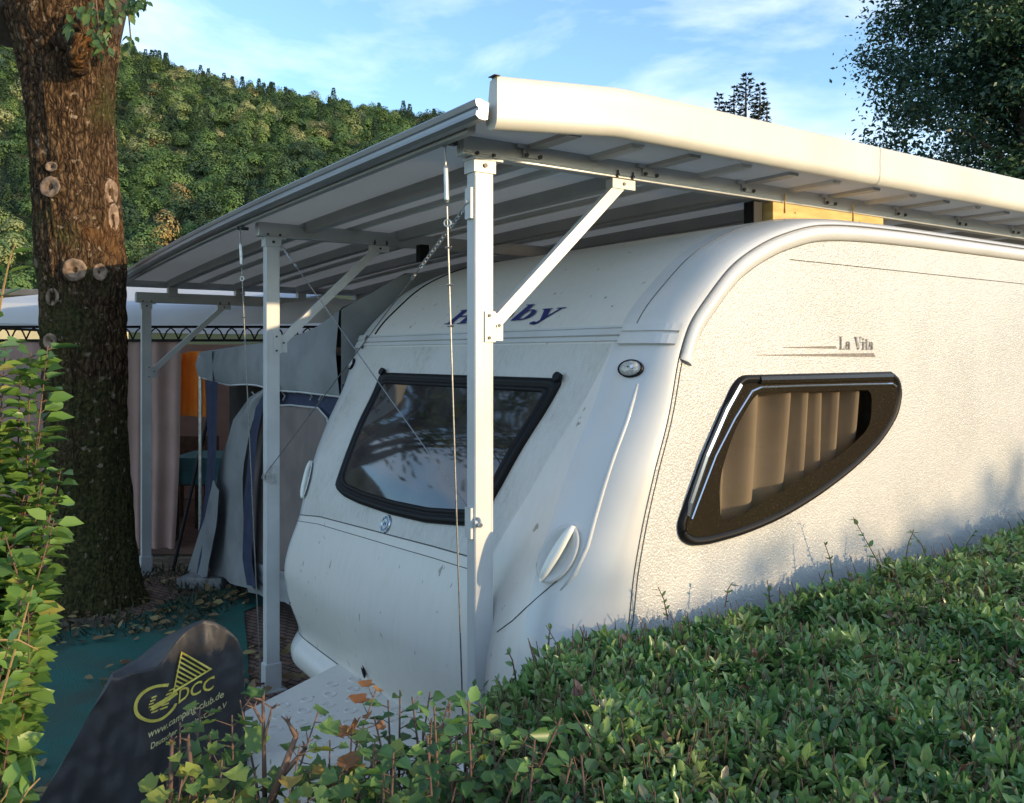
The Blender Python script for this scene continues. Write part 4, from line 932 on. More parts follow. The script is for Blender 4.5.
for z in (2.18, 2.05): b.bhexa(None, GX0, GX1, GY0 + .09, GY0 + .115, z - .012, z + .012, .003); b.bhexa(None, GX0 + .07, GX0 + .1, GY0, GY1, z - .012, z + .012, .003)
n = 26
for i in range(n):
    x0 = GX0 + (GX1 - GX0) * i / n; x1 = GX0 + (GX1 - GX0) * (i + 1) / n; xm = (x0 + x1) / 2
    b.tube([(x0, GY0 + .1, 2.06), (x0 + (x1 - x0) * .25, GY0 + .1, 2.14), (xm, GY0 + .1, 2.17), (x0 + (x1 - x0) * .75, GY0 + .1, 2.14), (x1, GY0 + .1, 2.06)], .008, 5)
each(b, 'frame_bar', M['rubber'], gzb)
def curtain(x0, x1, y, zb, zt_, folds, tl=0, amp=.06):
    b = MB(); rows = []
    for t in np.linspace(0, 1, 14):
        row = []
        for s in np.linspace(0, 1, folds * 8):
            x = x0 + (x1 - x0) * s + tl * (t ** 2) * (s - .5); row.append((x, y + amp * math.sin(s * folds * 6.283 + .7 * math.sin(3 * s + t)) * (.5 + .5 * t) + .03 * nz(s * 4, t * 2), zt_ + (zb - zt_) * t))
        rows.append(row)
    b.grid(rows); return b.build('curtain', M['mauve'], gzb, smooth=True)
curtain(-4.05, -3.18, GY0 + .12, .03, 2.05, 5, -.12, .035); curtain(-5.2, -4.1, GY0 + .12, .05, 2.05, 5, 0, .03); curtain(-1.95, -1.5, GY0 + .12, .05, 2.05, 3)
b = MB(); b.grid([[(x, GY1 - .15, z) for z in (0, 2.05)] for x in np.linspace(GX0, GX1, 8)]); b.grid([[(GX1 - .12, y, z) for z in (0, 2.05)] for y in np.linspace(GY0 + .2, GY1, 5)]); b.grid([[(GX0 + .12, y, z) for z in (0, 2.05)] for y in np.linspace(GY0 + .2, GY1, 5)]); each(b, 'back_curtain', M['mauve'], gzb)
b = MB(); b.hexa(None, GX0 + .1, GX1 - .1, GY0 + .02, GY1, .012, .05); b.build('floor', M['deck'], gzb)
# inside: towel on a line, small table, garden chair back in the gloom
TY = 8.55
b = MB(); rows = []
for t in np.linspace(0, 1, 12):
    rows.append([at(176 + 28.5 * s + (1 - t) * 4 * (1 - s) * (t < .15), 349 + (66 + 2 * s) * t + (4 * (1 - s) + 3 * abs(s - .35)) * (1 - t), TY) + Vector((0, .02 * math.sin(s * 14 + t) + .012 * nz(s * 3, t * 3), 0)) for s in np.linspace(0, 1, 22)])
b.grid(rows); b.grid([[p + Vector((0, .035, 0)) for p in r] for r in rows])
tag(b.build('towel', M['orange'], smooth=True, loc=at(190, 415, TY)), 'bright orange towel hanging between the mauve curtain and the grey awning', 'towel')
tb = thing('table', 'small table under a teal cloth inside the gazebo below the orange towel', 'table', (at(192, 480, 8.9).x, 9.15, .05))
zt_ = at(0, 459, 8.8).z; xa, xb = at(170, 0, 8.8).x, at(222, 0, 8.8).x
b = MB(); b.hexa(None, xa, xb, 8.82, 9.5, zt_ - .025, zt_); b.build('tabletop', M['bark_limb'], tb)
b = MB(); rows = [[(xa - .01 + (xb - xa + .02) * s, 8.81 + .012 * math.sin(s * 20) * t, zt_ + .004 - .26 * t) for s in np.linspace(0, 1, 20)] for t in np.linspace(0, 1, 6)]
b.grid(rows); b.hexa(None, xa - .01, xb + .01, 8.81, 9.52, zt_ + .002, zt_ + .008); b.build('tablecloth', M['teal'], tb, smooth=False)
for x in (xa + .04, xb - .04):
    for y in (8.87, 9.45):
        b = MB(); b.bhexa(None, x - .02, x + .02, y - .02, y + .02, .05, zt_ - .025, .003); b.build('leg', M['bark_limb'], tb)
ch = thing('chair', 'dark wooden chair in the shade behind the teal cloth table', 'chair', (at(190, 0, 10).x, 9.9, .05))
cx_ = at(192, 0, 9.9).x
b = MB(); b.bhexa(None, cx_ - .22, cx_ + .22, 9.75, 10.15, .46, .50, .006); b.build('seat', M['orange'] if False else M['twig'], ch)
b = MB(); b.bhexa(None, cx_ - .22, cx_ + .22, 10.12, 10.16, .62, .98, .006); b.build('backrest', M['twig'], ch)
for x in (-.2, .2):
    for y in (9.78, 10.13): b = MB(); b.bhexa(None, cx_ + x - .018, cx_ + x + .018, y - .018, y + .018, .05, .98 if y > 10 else .46, .003); b.build('leg', M['twig'], ch)
b = MB(); b.tube([at(172, 575, 7.75), at(196, 470, 7.95), at(214, 392, 8.05)], .016, 8); b.tube([at(172, 575, 7.75) - Vector((0, 0, .03)), at(172, 575, 7.75)], .02, 8)
tag(b.build('pole', M['rubber'], loc=at(172, 575, 7.75)), 'black pole leaning at the tent entrance beside the teal table', 'pole')
b = MB(); c = at(205, 586, 7.2); c.z = .05
def B1f(u, v, z): return Vector((c.x + u * .97 + v * .2, c.y + v * .97 - u * .05, z))
b.bhexa(B1f, -.19, .19, -.10, .10, .012, .105, .012)
tag(b.build('concrete_block', M['brick'], loc=(c.x, c.y, .01)), 'grey concrete block lying on the ground at the awning corner', 'block')
# shed far behind on the left
sh = thing('shed', 'yellow rendered hut with flat grey roof behind the gazebo', 'hut', (-12.6, 21, 0))
b = MB(); b.hexa(None, -17, -10.9, 21, 25, 0, at(0, 297, 21).z); b.build('wall', M['shed_wall'], sh)
b = MB(); b.bhexa(None, -17.4, -10.2, 20.5, 25.5, at(0, 297, 21).z, at(0, 290.5, 21).z, .03); b.build('roof', M['shed_roof'], sh)
# ================================================================== HITCH COVER (black tarpaulin over the drawbar)
FV = .60
hc = thing('hitch_cover', 'black tarpaulin cover with yellow club print draped over the caravan hitch', 'tarpaulin cover', C(-.9, .8, 0))
TP = [(113, 677), (124, 676), (141, 671), (155, 665), (166, 655), (176, 641), (187, 631), (203, 619.5), (214, 621.5), (226, 628), (236, 637), (241.5, 650)]
BP = [(-6, 880), (22, 880), (50, 880), (78, 880), (104, 880), (130, 880), (154, 880), (178, 880), (200, 880), (220, 880), (238, 880), (254, 880)]
BK = [(112, 673), (122, 667), (138, 658), (150, 648), (160, 640), (172, 633), (186, 626), (203, 619), (213, 621), (225, 627), (235, 636), (240.5, 648)]
def wr(px, py):
    t = max(0, (py - 620) / 200)
    return .022 * nz(px * .035, py * .012, 1) + .009 * nz(px * .09, py * .03, 4) + .005 * nz(px * .05 + py * .06, py * .02 - px * .02, 9) + .022 * abs(nz(px * .022 + py * .012, py * .008, 11)) + .014 * abs(nz(px * .012 - py * .02, px * .01, 15)) + .014 * math.exp(-((px - 203 - (py - 620) * .10) / 7) ** 2) * math.exp(-t * 2.2) + .010 * math.exp(-((px - 120 + (py - 680) * .34) / 9) ** 2) - .02 * t
def hcp(px, py, off=0):
    u, z = C.onv(px, py, FV); return C(u, FV - wr(px, py) - off, z)
def rsx(P, n):
    P = np.array(P, float); s = np.linspace(0, len(P) - 1, n); return np.c_[np.interp(s, range(len(P)), P[:, 0]), np.interp(s, range(len(P)), P[:, 1])]
NA = 80; T_, B_, K_ = rsx(TP, NA), rsx(BP, NA), rsx(BK, NA)
rows = []
for t in np.linspace(1, 0, 60): rows.append([hcp(*(T_[j] * (1 - t) + B_[j] * t)) for j in range(NA)])
for q in np.linspace(.15, 1, 6):
    row = []
    for j in range(NA):
        s = j / (NA - 1); th_ = .30 * (.35 + .65 * math.sin(math.pi * (.12 + .80 * s))); a = hcp(*T_[j]); u, z = C.onv(*K_[j], FV + th_)
        row.append(a.lerp(C(u - .0, FV + th_, z), q) - Vector((0, 0, .03 * math.sin(math.pi * q) * math.sin(math.pi * min(1, s * 1.6)))))
    rows.append(row)
top = rows[-1]
for t in np.linspace(.1, 1, 8):
    row = []
    for j in range(NA):
        s = j / (NA - 1); u, z = C.onv(*BP[0], FV); g = C.onv(*B_[j], FV)[0]; th_ = .30 * (.35 + .65 * math.sin(math.pi * (.12 + .80 * s))) + .05
        row.append(top[j].lerp(C(g, FV + th_, .02), t))
    rows.append(row)
for r in rows:
    for p in r: p.z = max(p.z, .03)
b = MB(); b.grid(rows)
ns = 30 + 6 + 8
for e in (0, NA - 1):      # close the two ends
    f_ = [rows[i][e] for i in range(60)]; k_ = [rows[-1 - int(i * 13 / 59)][e] for i in range(60)]
    b.grid([[a.lerp(c, q) for q in (0, .5, 1)] for a, c in zip(f_, k_)])
hcb = b.build('sheet', M['cover'], hc, smooth=True)
def txt(name, body, p, q, hpx, m_, sx=1.0):
    cu = bpy.data.curves.new('t', 'FONT'); cu.body = body; cu.size = 1; cu.resolution_u = 3; cu.offset = .012; ob = bpy.data.objects.new('t', cu); COL.objects.link(ob)
    bpy.context.view_layer.update(); dg = bpy.context.evaluated_depsgraph_get(); me = ob.evaluated_get(dg).to_mesh()
    vs = [v.co.copy() for v in me.vertices]; fs = [tuple(f.vertices) for f in me.polygons]; ob.evaluated_get(dg).to_mesh_clear(); bpy.data.objects.remove(ob); bpy.data.curves.remove(cu)
    x0, x1 = min(v.x for v in vs), max(v.x for v in vs); p, q = np.array(p, float), np.array(q, float); d = q - p; up = np.array([.12, -1.0]) * hpx / .7
    def f(v):
        g = p + d * (v.x - x0) / (x1 - x0) + up * v.y; return hcp(g[0], g[1], .006)
    return mk(name, [f(v) for v in vs], fs, m_, hcb)
txt('lettering', 'DCC', (178.5, 704), (212, 687), 13.5, M['print'])
txt('lettering', 'www.camping-club.de', (147.5, 738), (223, 696.5), 7.5, M['print_pale'])
txt('lettering', 'Deutscher Camping-Club e.V', (150, 748), (226, 707), 6.0, M['print_pale'])
def pxpoly(b, P, off=.006): b.add([hcp(x, y, off) for x, y in P], [tuple(range(len(P)))])
b = MB(); cxr, cyr = 157, 702
def ringseg(r0, r1, a0, a1, n=26):
    for i in range(n):
        a, c = R(a0 + (a1 - a0) * i / n), R(a0 + (a1 - a0) * (i + 1) / n)
        pxpoly(b, [(cxr + r * math.cos(t) * 1.22 , cyr + r * math.sin(t) * 1.02 - (r * math.cos(t)) * .42) for r, t in ((r0, a), (r1, a), (r1, c), (r0, c))])
ringseg(15.5, 18.5, 25, 300)
for i, y in enumerate((-8, -5, -2, 1, 4, 7)):
    x0, x1 = -9 + abs(i - 2.5) * 1.2, 16 - i * 1.2
    pxpoly(b, [(cxr + x0, cyr + y - x0 * .42), (cxr + x1, cyr + y - x1 * .42), (cxr + x1, cyr + y + 1.5 - x1 * .42), (cxr + x0, cyr + y + 1.5 - x0 * .42)])
T3 = [np.array(q, float) for q in ((181.5, 651.5), (211, 667.5), (172, 693))]
for i in range(3):
    a, c = T3[i], T3[(i + 1) % 3]; m_ = sum(T3) / 3; pxpoly(b, [a, c, c + (m_ - c) * .16, a + (m_ - a) * .16])
for k_ in range(1, 8):
    t = k_ / 9; a, c = T3[0] + (T3[2] - T3[0]) * t, T3[1] + (T3[2] - T3[1]) * t; pxpoly(b, [a, c, c + (T3[2] - T3[1]) * .045, a + (T3[2] - T3[0]) * .045], .0065)
pxpoly(b, [(150, 706), (166, 696), (176, 690), (178, 694), (168, 700), (152, 710)], .007)
b.build('logo_mark', M['print'], hcb)
# ================================================================== TREES
tr = thing('tree', 'thick mossy tree trunk with sawn branch scars at the left beside the carport', 'tree', (-3.28, 6.75, 0))
TRK = [(0, 94, 51, .05), (.12, 93, 46, 0), (.3, 91, 43.5, 0), (.6, 88, 42, 0), (1.0, 86, 41, 0), (1.6, 83, 40, 0), (2.2, 81, 40.5, 0), (2.6, 79, 43, 0), (2.9, 76, 43, 0), (3.3, 72, 42, 0), (3.7, 69, 43, 0), (4.1, 66, 46, 0), (4.4, 62, 54, 0), (4.7, 58, 64, 0), (5.0, 54, 70, 0)]
TRK = np.array(TRK); rows = []; YT = 6.75
def trunk_pt(z, a):
    px = np.interp(z, TRK[:, 0], TRK[:, 1]) + 2.5; wd = np.interp(z, TRK[:, 0], TRK[:, 2]) / F * YT * .93
    x = (px - CX) / F * YT; r = wd * (1 + .05 * nz(math.cos(a) * 2, math.sin(a) * 2, z * 1.2) + .035 * nz(math.cos(a) * 6, math.sin(a) * 6, z * 2.5) + (.13 * max(0, math.sin(a * 4 + 1)) * max(0, .5 - z)))
    rg = .022 * nz(math.cos(a) * 26, math.sin(a) * 26, z * 3.2) + .012 * nz(math.cos(a) * 60, math.sin(a) * 60, z * 9)
    if z < .55: rg *= .5
    return Vector((x + (r + rg) * math.cos(a), YT + (r + rg) * math.sin(a), z))
for z in np.r_[np.linspace(0, .6, 14), np.linspace(.64, 5.0, 120)]: rows.append([trunk_pt(z, a) for a in np.linspace(0, 2 * math.pi, 141)[:-1]])
b = MB(); b.grid(rows, closed=True); trunk = b.build('trunk', M['bark'], tr, smooth=True)
b = MB(); tp = Vector(((54 - CX) / F * YT, YT, 4.95)); limbs = []
for dx, dy, dz, r in ((-1.5, .3, 2.4, .24), (1.3, .2, 2.5, .22), (.1, 1.2, 2.6, .2), (.2, -.9, 2.8, .17)):
    pts_ = [tp + Vector((dx * .12, dy * .12, -.5)), tp + Vector((dx * .35, dy * .35, .55)), tp + Vector((dx * .75, dy * .7, dz * .65)), tp + Vector((dx * 1.2, dy * 1.1, dz))]
    b.tube(pts_, [r * 1.5, r * 1.1, r * .7, r * .25], 12); limbs.append(pts_)
b.build('limb', M['bark_limb'], tr, smooth=True)
n = 5500; ce = np.array([-3.4, 7.0, 7.6]); cc = ce + nrm(rng.normal(size=(60, 3))) * rng.uniform(.3, 1, (60, 1)) * np.array([2.6, 2.2, 1.9])
ci = rng.integers(0, 60, n); P = cc[ci] + rng.normal(0, .34, (n, 3)); P = P[P[:, 2] > P[:, 1] * .405 + 2.2]; n = len(P)
leaves('crown', P, randdir(n), randdir(n) + np.array([0, 0, 1]), rng.uniform(.08, .15, n), rng.random(n), M['locust'], tr, tmpl=SIMPLE)
P, D, Nn = [], [], []
for (px, py, Y, cnt, sx_, sy_) in ((128, 8, 6.5, 26, 15, 10), (140, 0, 6.5, 22, 8, 14), (100, 40, 6.28, 26, 9, 13), (88, 12, 6.25, 24, 16, 8), (108, 16, 6.25, 24, 8, 12), (131, 40, 6.45, 12, 7, 5), (70, 25, 6.25, 8, 4, 5)):
    for _ in range(cnt):
        q = at(px + rng.normal() * sx_ * .6, py + rng.normal() * sy_ * .6, Y + rng.normal() * .06); P.append(q); D.append((rng.normal() * .6, rng.normal() * .4, -.8)); Nn.append((rng.normal() * .5, -1, .6))
leaves('hanging_leaves', np.array(P), np.array(D), np.array(Nn), rng.uniform(.05, .10, len(P)), rng.random(len(P)) * .9, M['locust'], tr)
b = MB(); b.tube([trunk_pt(4.2, -1.15) , at(84, 42, 6.26), at(77, 50, 6.28), at(76, 62, 6.34)], [.075, .06, .06, .085], 10); b.tube([at(76, 60, 6.33), at(78, 70, 6.42)], [.085, .07], 10); b.build('branch_stub', M['bark'], tr, smooth=True)
b = MB(); b.tube([at(120, 0, 6.5), at(128, 8, 6.5), at(131, 40, 6.45)], .006, 5); b.tube([at(96, 0, 6.25), at(100, 40, 6.28)], .006, 5); b.build('twig', M['twig'], tr)
def scar(px, py, rx, ry):
    z = H + (YH - py) / F * (YT - .3); pxc = np.interp(z, TRK[:, 0], TRK[:, 1]); wd = np.interp(z, TRK[:, 0], TRK[:, 2]); sn = max(-.98, min(.98, (px - pxc) / wd)); a = -math.acos(sn)
    c = trunk_pt(z, a); n_ = Vector((math.cos(a), math.sin(a), 0)); x = Vector((-n_.y, n_.x, 0)); y = Vector((0, 0, 1)); k = (YT - .3) / F
    b = MB(); rows = []
    for rr, hh in ((1.45, -.035), (1.10, .012), (.95, .016), (.74, .012), (.55, .006), (.36, .004), (.2, -.006)):
        rows.append([c + x * (rx * k * rr * math.cos(t) * (1 + .10 * nz(math.cos(t) * 2 + px, math.sin(t) * 2))) + y * (ry * k * rr * math.sin(t) * (1 + .1 * nz(math.cos(t) * 2, px + math.sin(t) * 2))) + n_ * (hh + .006 * nz(t * 2, rr * 5, px)) for t in np.linspace(0, 2 * math.pi, 23)[:-1]])
    b.grid(rows, closed=True); b.m = [1 if i < 22 else 0 for i in range(len(b.m))]; s_ = b.build('branch_scar', [M['scar'], M['bark']], tr, smooth=True)
    b = MB(); b.v = [p + n_ * .001 for p in rows[-1]]; b.f = [tuple(range(22))]; b.m = [0]; b.build('pit', M['scar_pit'], s_)
for q in ((68.5, 187, 10, 9.5), (70, 167, 6, 4.5), (92, 270, 10, 10.5), (111, 271, 6.5, 8), (69.5, 297, 7.5, 8), (68, 341, 8, 7), (123, 186, 10, 12), (124, 212, 8, 13)): scar(*q)
# grass and litter round the foot of the trunk
n = 1500; a = rng.random(n) * 6.283; r = .5 + .55 * rng.random(n) ** .8
P = np.c_[-3.22 + r * np.cos(a) * 1.1, 6.75 + r * np.sin(a), np.full(n, .015)]
o = leaves('grass', P, np.c_[rng.normal(0, .6, (n, 2)), np.ones(n) * .8], np.c_[rng.normal(size=(n, 2)), np.full(n, .3)], rng.uniform(.04, .11, n), rng.random(n) * .7, leafmat('dull_grass', [(0, (.02, .03, .01)), (.6, (.05, .055, .02)), (1, (.12, .09, .04))], .7, .1), loc=(-3.2, 6.7, 0), tmpl=SIMPLE, width=.3)
tag(o, 'thin dull grass round the foot of the mossy tree', 'grass', kind='stuff')
def crown_cloud(ce, rad, ncl, nl, spread, smin, smax, keep=None):
    d = nrm(rng.normal(size=(ncl, 3))); cc = np.array(ce) + d * (rng.random((ncl, 1)) ** .45) * np.array(rad); ci = rng.integers(0, ncl, nl)
    P = cc[ci] + rng.normal(0, 1, (nl, 3)) * np.array([spread, spread, spread * .6]); return P, rng.uniform(smin, smax, nl), cc, ci
ot = thing('tree', 'unseen spreading tree added at the left to be mirrored in the front window', 'tree', (-9.4, 10.2, 0))  # added out of view to darken the reflection in the front window
P, S, cc, ci = crown_cloud((-9.4, 10.2, 6.6), (2.6, 3.2, 2.8), 60, 7500, .40, .12, .2)
leaves('crown', P, randdir(len(P)), randdir(len(P)) + np.array([0, 0, .6]), S, rng.random(len(P)), M['locust'], ot, tmpl=SIMPLE)
b = MB(); b.tube([(-9.4, 10.2, 0), (-9.4, 10.2, 2), (-9.3, 10.2, 4), (-9.4, 10.2, 7.5)], [.34, .27, .2, .06], 12); b.build('trunk', M['bark_limb'], ot, smooth=True)
for i in range(16):
    k_ = cc[i * 3]; z0 = 2.6 + i * .2; b = MB(); b.tube([(-9.35, 10.2, z0), Vector((-9.35, 10.2, z0)).lerp(Vector(k_), .5) + Vector((0, 0, .2)), tuple(k_)], [.11, .07, .02], 6); b.build('limb', M['bark_limb'], ot, smooth=True)
rt = thing('tree', 'tall dark leafy tree behind the caravan roof at the right', 'tree', (10.6, 18.5, 0))
P, S, cc, ci = crown_cloud((10.9, 18.5, 8.4), (3.3, 3.0, 4.9), 260, 125000, .33, .07, .15)
Tn = np.clip(rng.normal(.45, .2, len(P)) + rng.normal(0, .25, 260)[ci], 0, 1)
leaves('crown', P, np.c_[rng.normal(size=(len(P), 2)), rng.normal(-.4, .5, len(P))], randdir(len(P)) + np.array([0, 0, .8]), S, Tn, M['ash'], rt, tmpl=SIMPLE, width=.9)
b = MB(); b.tube([(10.6, 18.5, 0), (10.65, 18.5, 2.5), (10.8, 18.4, 5), (10.9, 18.5, 8), (10.9, 18.5, 11)], [.34, .27, .22, .15, .05], 12); trk = b.build('trunk', M['bark_limb'], rt, smooth=True)
b = MB()
for i in range(26):
    z0 = 3.6 + i * .27; k_ = cc[int(np.argmin(np.abs(cc[:, 2] - z0 - 1.0) + rng.random(260) * 2.5))]; b.tube([(10.75, 18.45, z0), Vector((10.75, 18.45, z0)).lerp(Vector(k_), .5) + Vector((0, 0, .15)), tuple(k_)], [.08, .05, .015], 6)
b.build('limb', M['bark_limb'], rt, smooth=True)
# spruce tips over the roof
ct = thing('spruce', 'dark spruce top showing just above the carport gutter', 'spruce tree', (10.4, 39.5, 0))
P, D, Nn, S = [], [], [], []
def spruce_leader(x, y, z0, z1, w0):
    for z in np.arange(z0, z1, .2):
        r = w0 * (1 - (z - z0) / (z1 - z0)) + .10
        for k_ in range(9):
            a = rng.random() * 6.283; rr = r * rng.uniform(.5, 1.05)
            for s in np.linspace(.2, 1, 9):
                P.append((x + rr * s * math.cos(a), y + rr * s * math.sin(a), z - .12 * s * rr + .12 * rr * s * s)); D.append((math.cos(a), math.sin(a), rng.uniform(-.3, .7))); Nn.append((rng.normal() * .4, rng.normal() * .4, 1)); S.append(rng.uniform(.10, .20))
for px, py, w_ in ((746, 72, 1.2), (734, 86, .75), (719, 90, .55), (759, 82, .8), (768, 97, .7), (727, 98, .6)):
    q = at(px, py, 39.5); spruce_leader(q.x, 39.5 + rng.normal() * .3, q.z - 3.6, q.z, w_)
leaves('crown', np.array(P), np.array(D), np.array(Nn), np.array(S), rng.random(len(P)), M['spruce'], ct, tmpl=SIMPLE, width=.8)
b = MB(); q = at(746, 76, 39.5); b.tube([(10.4, 39.5, 0), (10.45, 39.5, 9), (q.x, 39.5, q.z)], [.28, .14, .02], 8)
for px, py in ((734, 88), (719, 94), (760, 86), (767, 99)): e = at(px, py, 39.5); b.tube([(10.45, 39.5, q.z - 3.4), (e.x, 39.5, e.z - 1.2), (e.x, 39.5, e.z)], [.07, .05, .015], 6)
b.build('trunk', M['bark_limb'], ct, smooth=True)
# unseen tall hedge added on the right; it keeps the low sun off the lower half of the scene
sd = Vector((sv.x, sv.y, 0)).normalized(); pd = Vector((-sd.y, sd.x, 0)); bc = Vector((2, 4.3, 0)) + sd * 14
n = 20000; s_ = rng.uniform(-13, 10, n); tt = rng.uniform(-.5, .5, n)
zt_ = 1.13 + 14 * math.tan(S_EL) + np.array([.20 * nz(a * .7, 3) + .16 * nz(a * 2.6, 7) for a in s_])
P = np.array(bc)[None] + s_[:, None] * np.array(pd)[None] + tt[:, None] * np.array(sd)[None]; P[:, 2] = zt_ * rng.random(n) ** .8
nh = thing('hedge', 'unseen tall hedge added at the right to shade the lower caravan side', 'hedge', bc)
leaves('foliage', P, randdir(n), randdir(n), rng.uniform(.12, .22, n), rng.random(n) * .6, M['ash'], nh, tmpl=SIMPLE, width=1.2)
b = MB(); b.add([bc + pd * a + sd * c + Vector((0, 0, z)) for z in (0, .55 + 14 * math.tan(S_EL)) for a in (-13, 10) for c in (-.3, .3)], [(0, 2, 3, 1), (4, 5, 7, 6), (0, 1, 5, 4), (2, 6, 7, 3), (0, 4, 6, 2), (1, 3, 7, 5)]); b.build('core', M['hedge_core'], nh)
#SECTION_PLANTS
# ================================================================== HEDGE, SHRUBS
def ump(v): return np.interp(v, [-2.0, -1.4, -1.0, -.6], [-1.05, -.72, -.55, -.34])
def htop(u, v):
    t = 1.03 + .05 * float(np.clip((u - 1.8) / 1.2, 0, 1)) + .045 * nz(u * 1.1, v * 1.1, 2) + .042 * nz(u * 3.1, v * 3.1, 5) + .022 * nz(u * 7, v * 7, 6)
    t += .07 * math.exp(-((u - 1.55) / .28) ** 2 - ((v + .75) / .3) ** 2) + .04 * float(np.clip((u - 1.9) / .6, 0, 1))
    t -= .06 * float(np.clip((-v - 1.3) / .6, 0, 1)); t -= .10 * math.exp(-((u - ump(v)) / .13) ** 2); t -= .06 * math.exp(-((v + .56) / .05) ** 2)
    return t
hg = thing('hedge', 'clipped green privet hedge along the caravan side in the foreground', 'hedge', C(1.6, -1.2, 0))
P, D, Nn, S, T = [], [], [], [], []
def cxy(u, v): return P0 + u * C.a + v * C.b
ns = 14500
for i in range(ns):
    v = rng.uniform(-2.0, -.54); u = float(ump(v)) + rng.exponential(1.7)
    if u > 5.6: u = rng.uniform(float(ump(v)), 3.5)
    xy = cxy(u, v)
    if xy[1] < .9: continue
    dep = min(.5, rng.exponential(.065)) - .02; z = htop(u, v) - dep; age = nz(u * 1.6, v * 1.6, 8)
    # a sprig: short shoot with four to six opposite leaves
    dv = np.array([rng.normal() * .5, rng.normal() * .5, .9]); dv /= np.linalg.norm(dv); sa = np.cross(dv, rng.normal(size=3)); sa /= np.linalg.norm(sa); sb = np.cross(dv, sa)
    base = np.array([xy[0], xy[1], z]); big = rng.uniform(.020, .056) * (1.25 if rng.random() < .12 else 1); tb_ = .56 + .4 * age + rng.normal() * .24
    tb_ = min(tb_, .84)
    if rng.random() < .02: tb_ = .93 + rng.random() * .07
    for k_ in range(rng.integers(2, 4)):
        for sg in (-1, 1):
            s = (sa if k_ % 2 else sb) * sg; d = s * .8 + dv * (.45 + .2 * k_); P.append(base + dv * (k_ * .014 - .03)); D.append(d); Nn.append(dv * 1.0 - s * .45 + rng.normal(size=3) * .25); S.append(big * (1 - .13 * k_)); T.append(tb_ + rng.normal() * .06)
P, D, Nn, S, T = map(np.array, (P, D, Nn, S, T))
leaves('foliage', P, D, Nn, S, T, M['privet'], hg, tmpl=PRIVET)
# inner mass: sides and lower leaves
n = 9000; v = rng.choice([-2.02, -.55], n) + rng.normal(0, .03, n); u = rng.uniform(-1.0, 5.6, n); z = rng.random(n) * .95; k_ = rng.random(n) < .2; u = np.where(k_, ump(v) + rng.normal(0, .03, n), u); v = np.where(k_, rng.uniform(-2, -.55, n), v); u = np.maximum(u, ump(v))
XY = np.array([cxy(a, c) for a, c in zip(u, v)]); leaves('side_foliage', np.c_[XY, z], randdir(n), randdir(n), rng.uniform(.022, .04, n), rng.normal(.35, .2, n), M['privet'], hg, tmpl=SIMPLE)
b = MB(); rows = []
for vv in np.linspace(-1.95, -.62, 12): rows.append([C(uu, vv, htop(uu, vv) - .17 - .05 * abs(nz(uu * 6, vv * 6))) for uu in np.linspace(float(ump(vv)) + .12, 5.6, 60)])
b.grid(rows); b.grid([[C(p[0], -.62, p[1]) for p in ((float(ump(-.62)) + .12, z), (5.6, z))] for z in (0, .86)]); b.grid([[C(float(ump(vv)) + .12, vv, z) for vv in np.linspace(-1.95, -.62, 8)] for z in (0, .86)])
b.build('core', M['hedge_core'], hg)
b = MB()
for _ in range(5200):
    v = rng.uniform(-1.95, -.58); u = float(ump(v)) + rng.exponential(1.5)
    if u > 5: continue
    xy = cxy(u, v); z = htop(u, v); a = Vector((xy[0], xy[1], z - rng.uniform(.12, .26))); d = Vector((rng.normal() * .05, rng.normal() * .05, rng.uniform(.08, .25))); e = a + d
    e.z = min(e.z, z + .05); b.tube([a, a.lerp(e, .5) + Vector((rng.normal(), rng.normal(), 0)) * .006, e], [.0030, .0022, .0014], 4, False)
b.build('twigs', M['twig'], hg)
# long free shoots standing out of the clipped top
P, D, Nn, S, T = [], [], [], [], []; b = MB()
def shoot(pts, ls, tint, every=.022):
    pts = [Vector(p) for p in pts]; b.tube(pts, [.0028 * (1 - .7 * i / len(pts)) for i in range(len(pts))], 5, False); d = 0; side_ = 1
    for i in range(len(pts) - 1):
        L_ = (pts[i + 1] - pts[i]).length; dv = (pts[i + 1] - pts[i]).normalized()
        m_ = max(1, int(L_ / every))
        for j in range(m_):
            q = pts[i].lerp(pts[i + 1], (j + .5) / m_); side_ = -side_
            s = dv.cross(Vector((rng.normal(), rng.normal(), rng.normal() + .3))).normalized()
            for sg in (1, -1):
                if rng.random() < .8: P.append(q); D.append(s * sg + dv * .7); Nn.append(dv - s * sg * .3 + Vector(rng.normal(size=3) * .3)); S.append(ls * rng.uniform(.7, 1.1)); T.append(tint + rng.normal() * .1)
shoot([at(893, 590, 3.5), at(880, 566, 3.48), at(868, 544, 3.46), at(853, 517, 3.44)], .03, .55)
for px, py, Y, dx, L_ in ((833, 562, 3.45, -9, 20), (548, 640, 2.7, 3, 16), (905, 548, 3.6, 9, 18), (962, 548, 3.9, 14, 18), (930, 552, 3.7, -20, 22), (770, 592, 3.25, -3, 12), (818, 590, 3.4, 8, 20), (668, 605, 2.95, -10, 18), (516, 665, 2.6, -9, 16), (505, 690, 2.4, -10, 14), (725, 592, 3.1, 8, 10)):
    shoot([at(px, py + 15, Y), at(px + dx * .4, py - L_ * .3, Y), at(px + dx, py - L_, Y)], .028, .5)
nn_ = len(P); leaves('shoot_leaves', np.array(P), np.array(D), np.array(Nn), np.array(S), np.array(T), M['privet'], hg); each(b, 'shoot', M['twig'], hg)

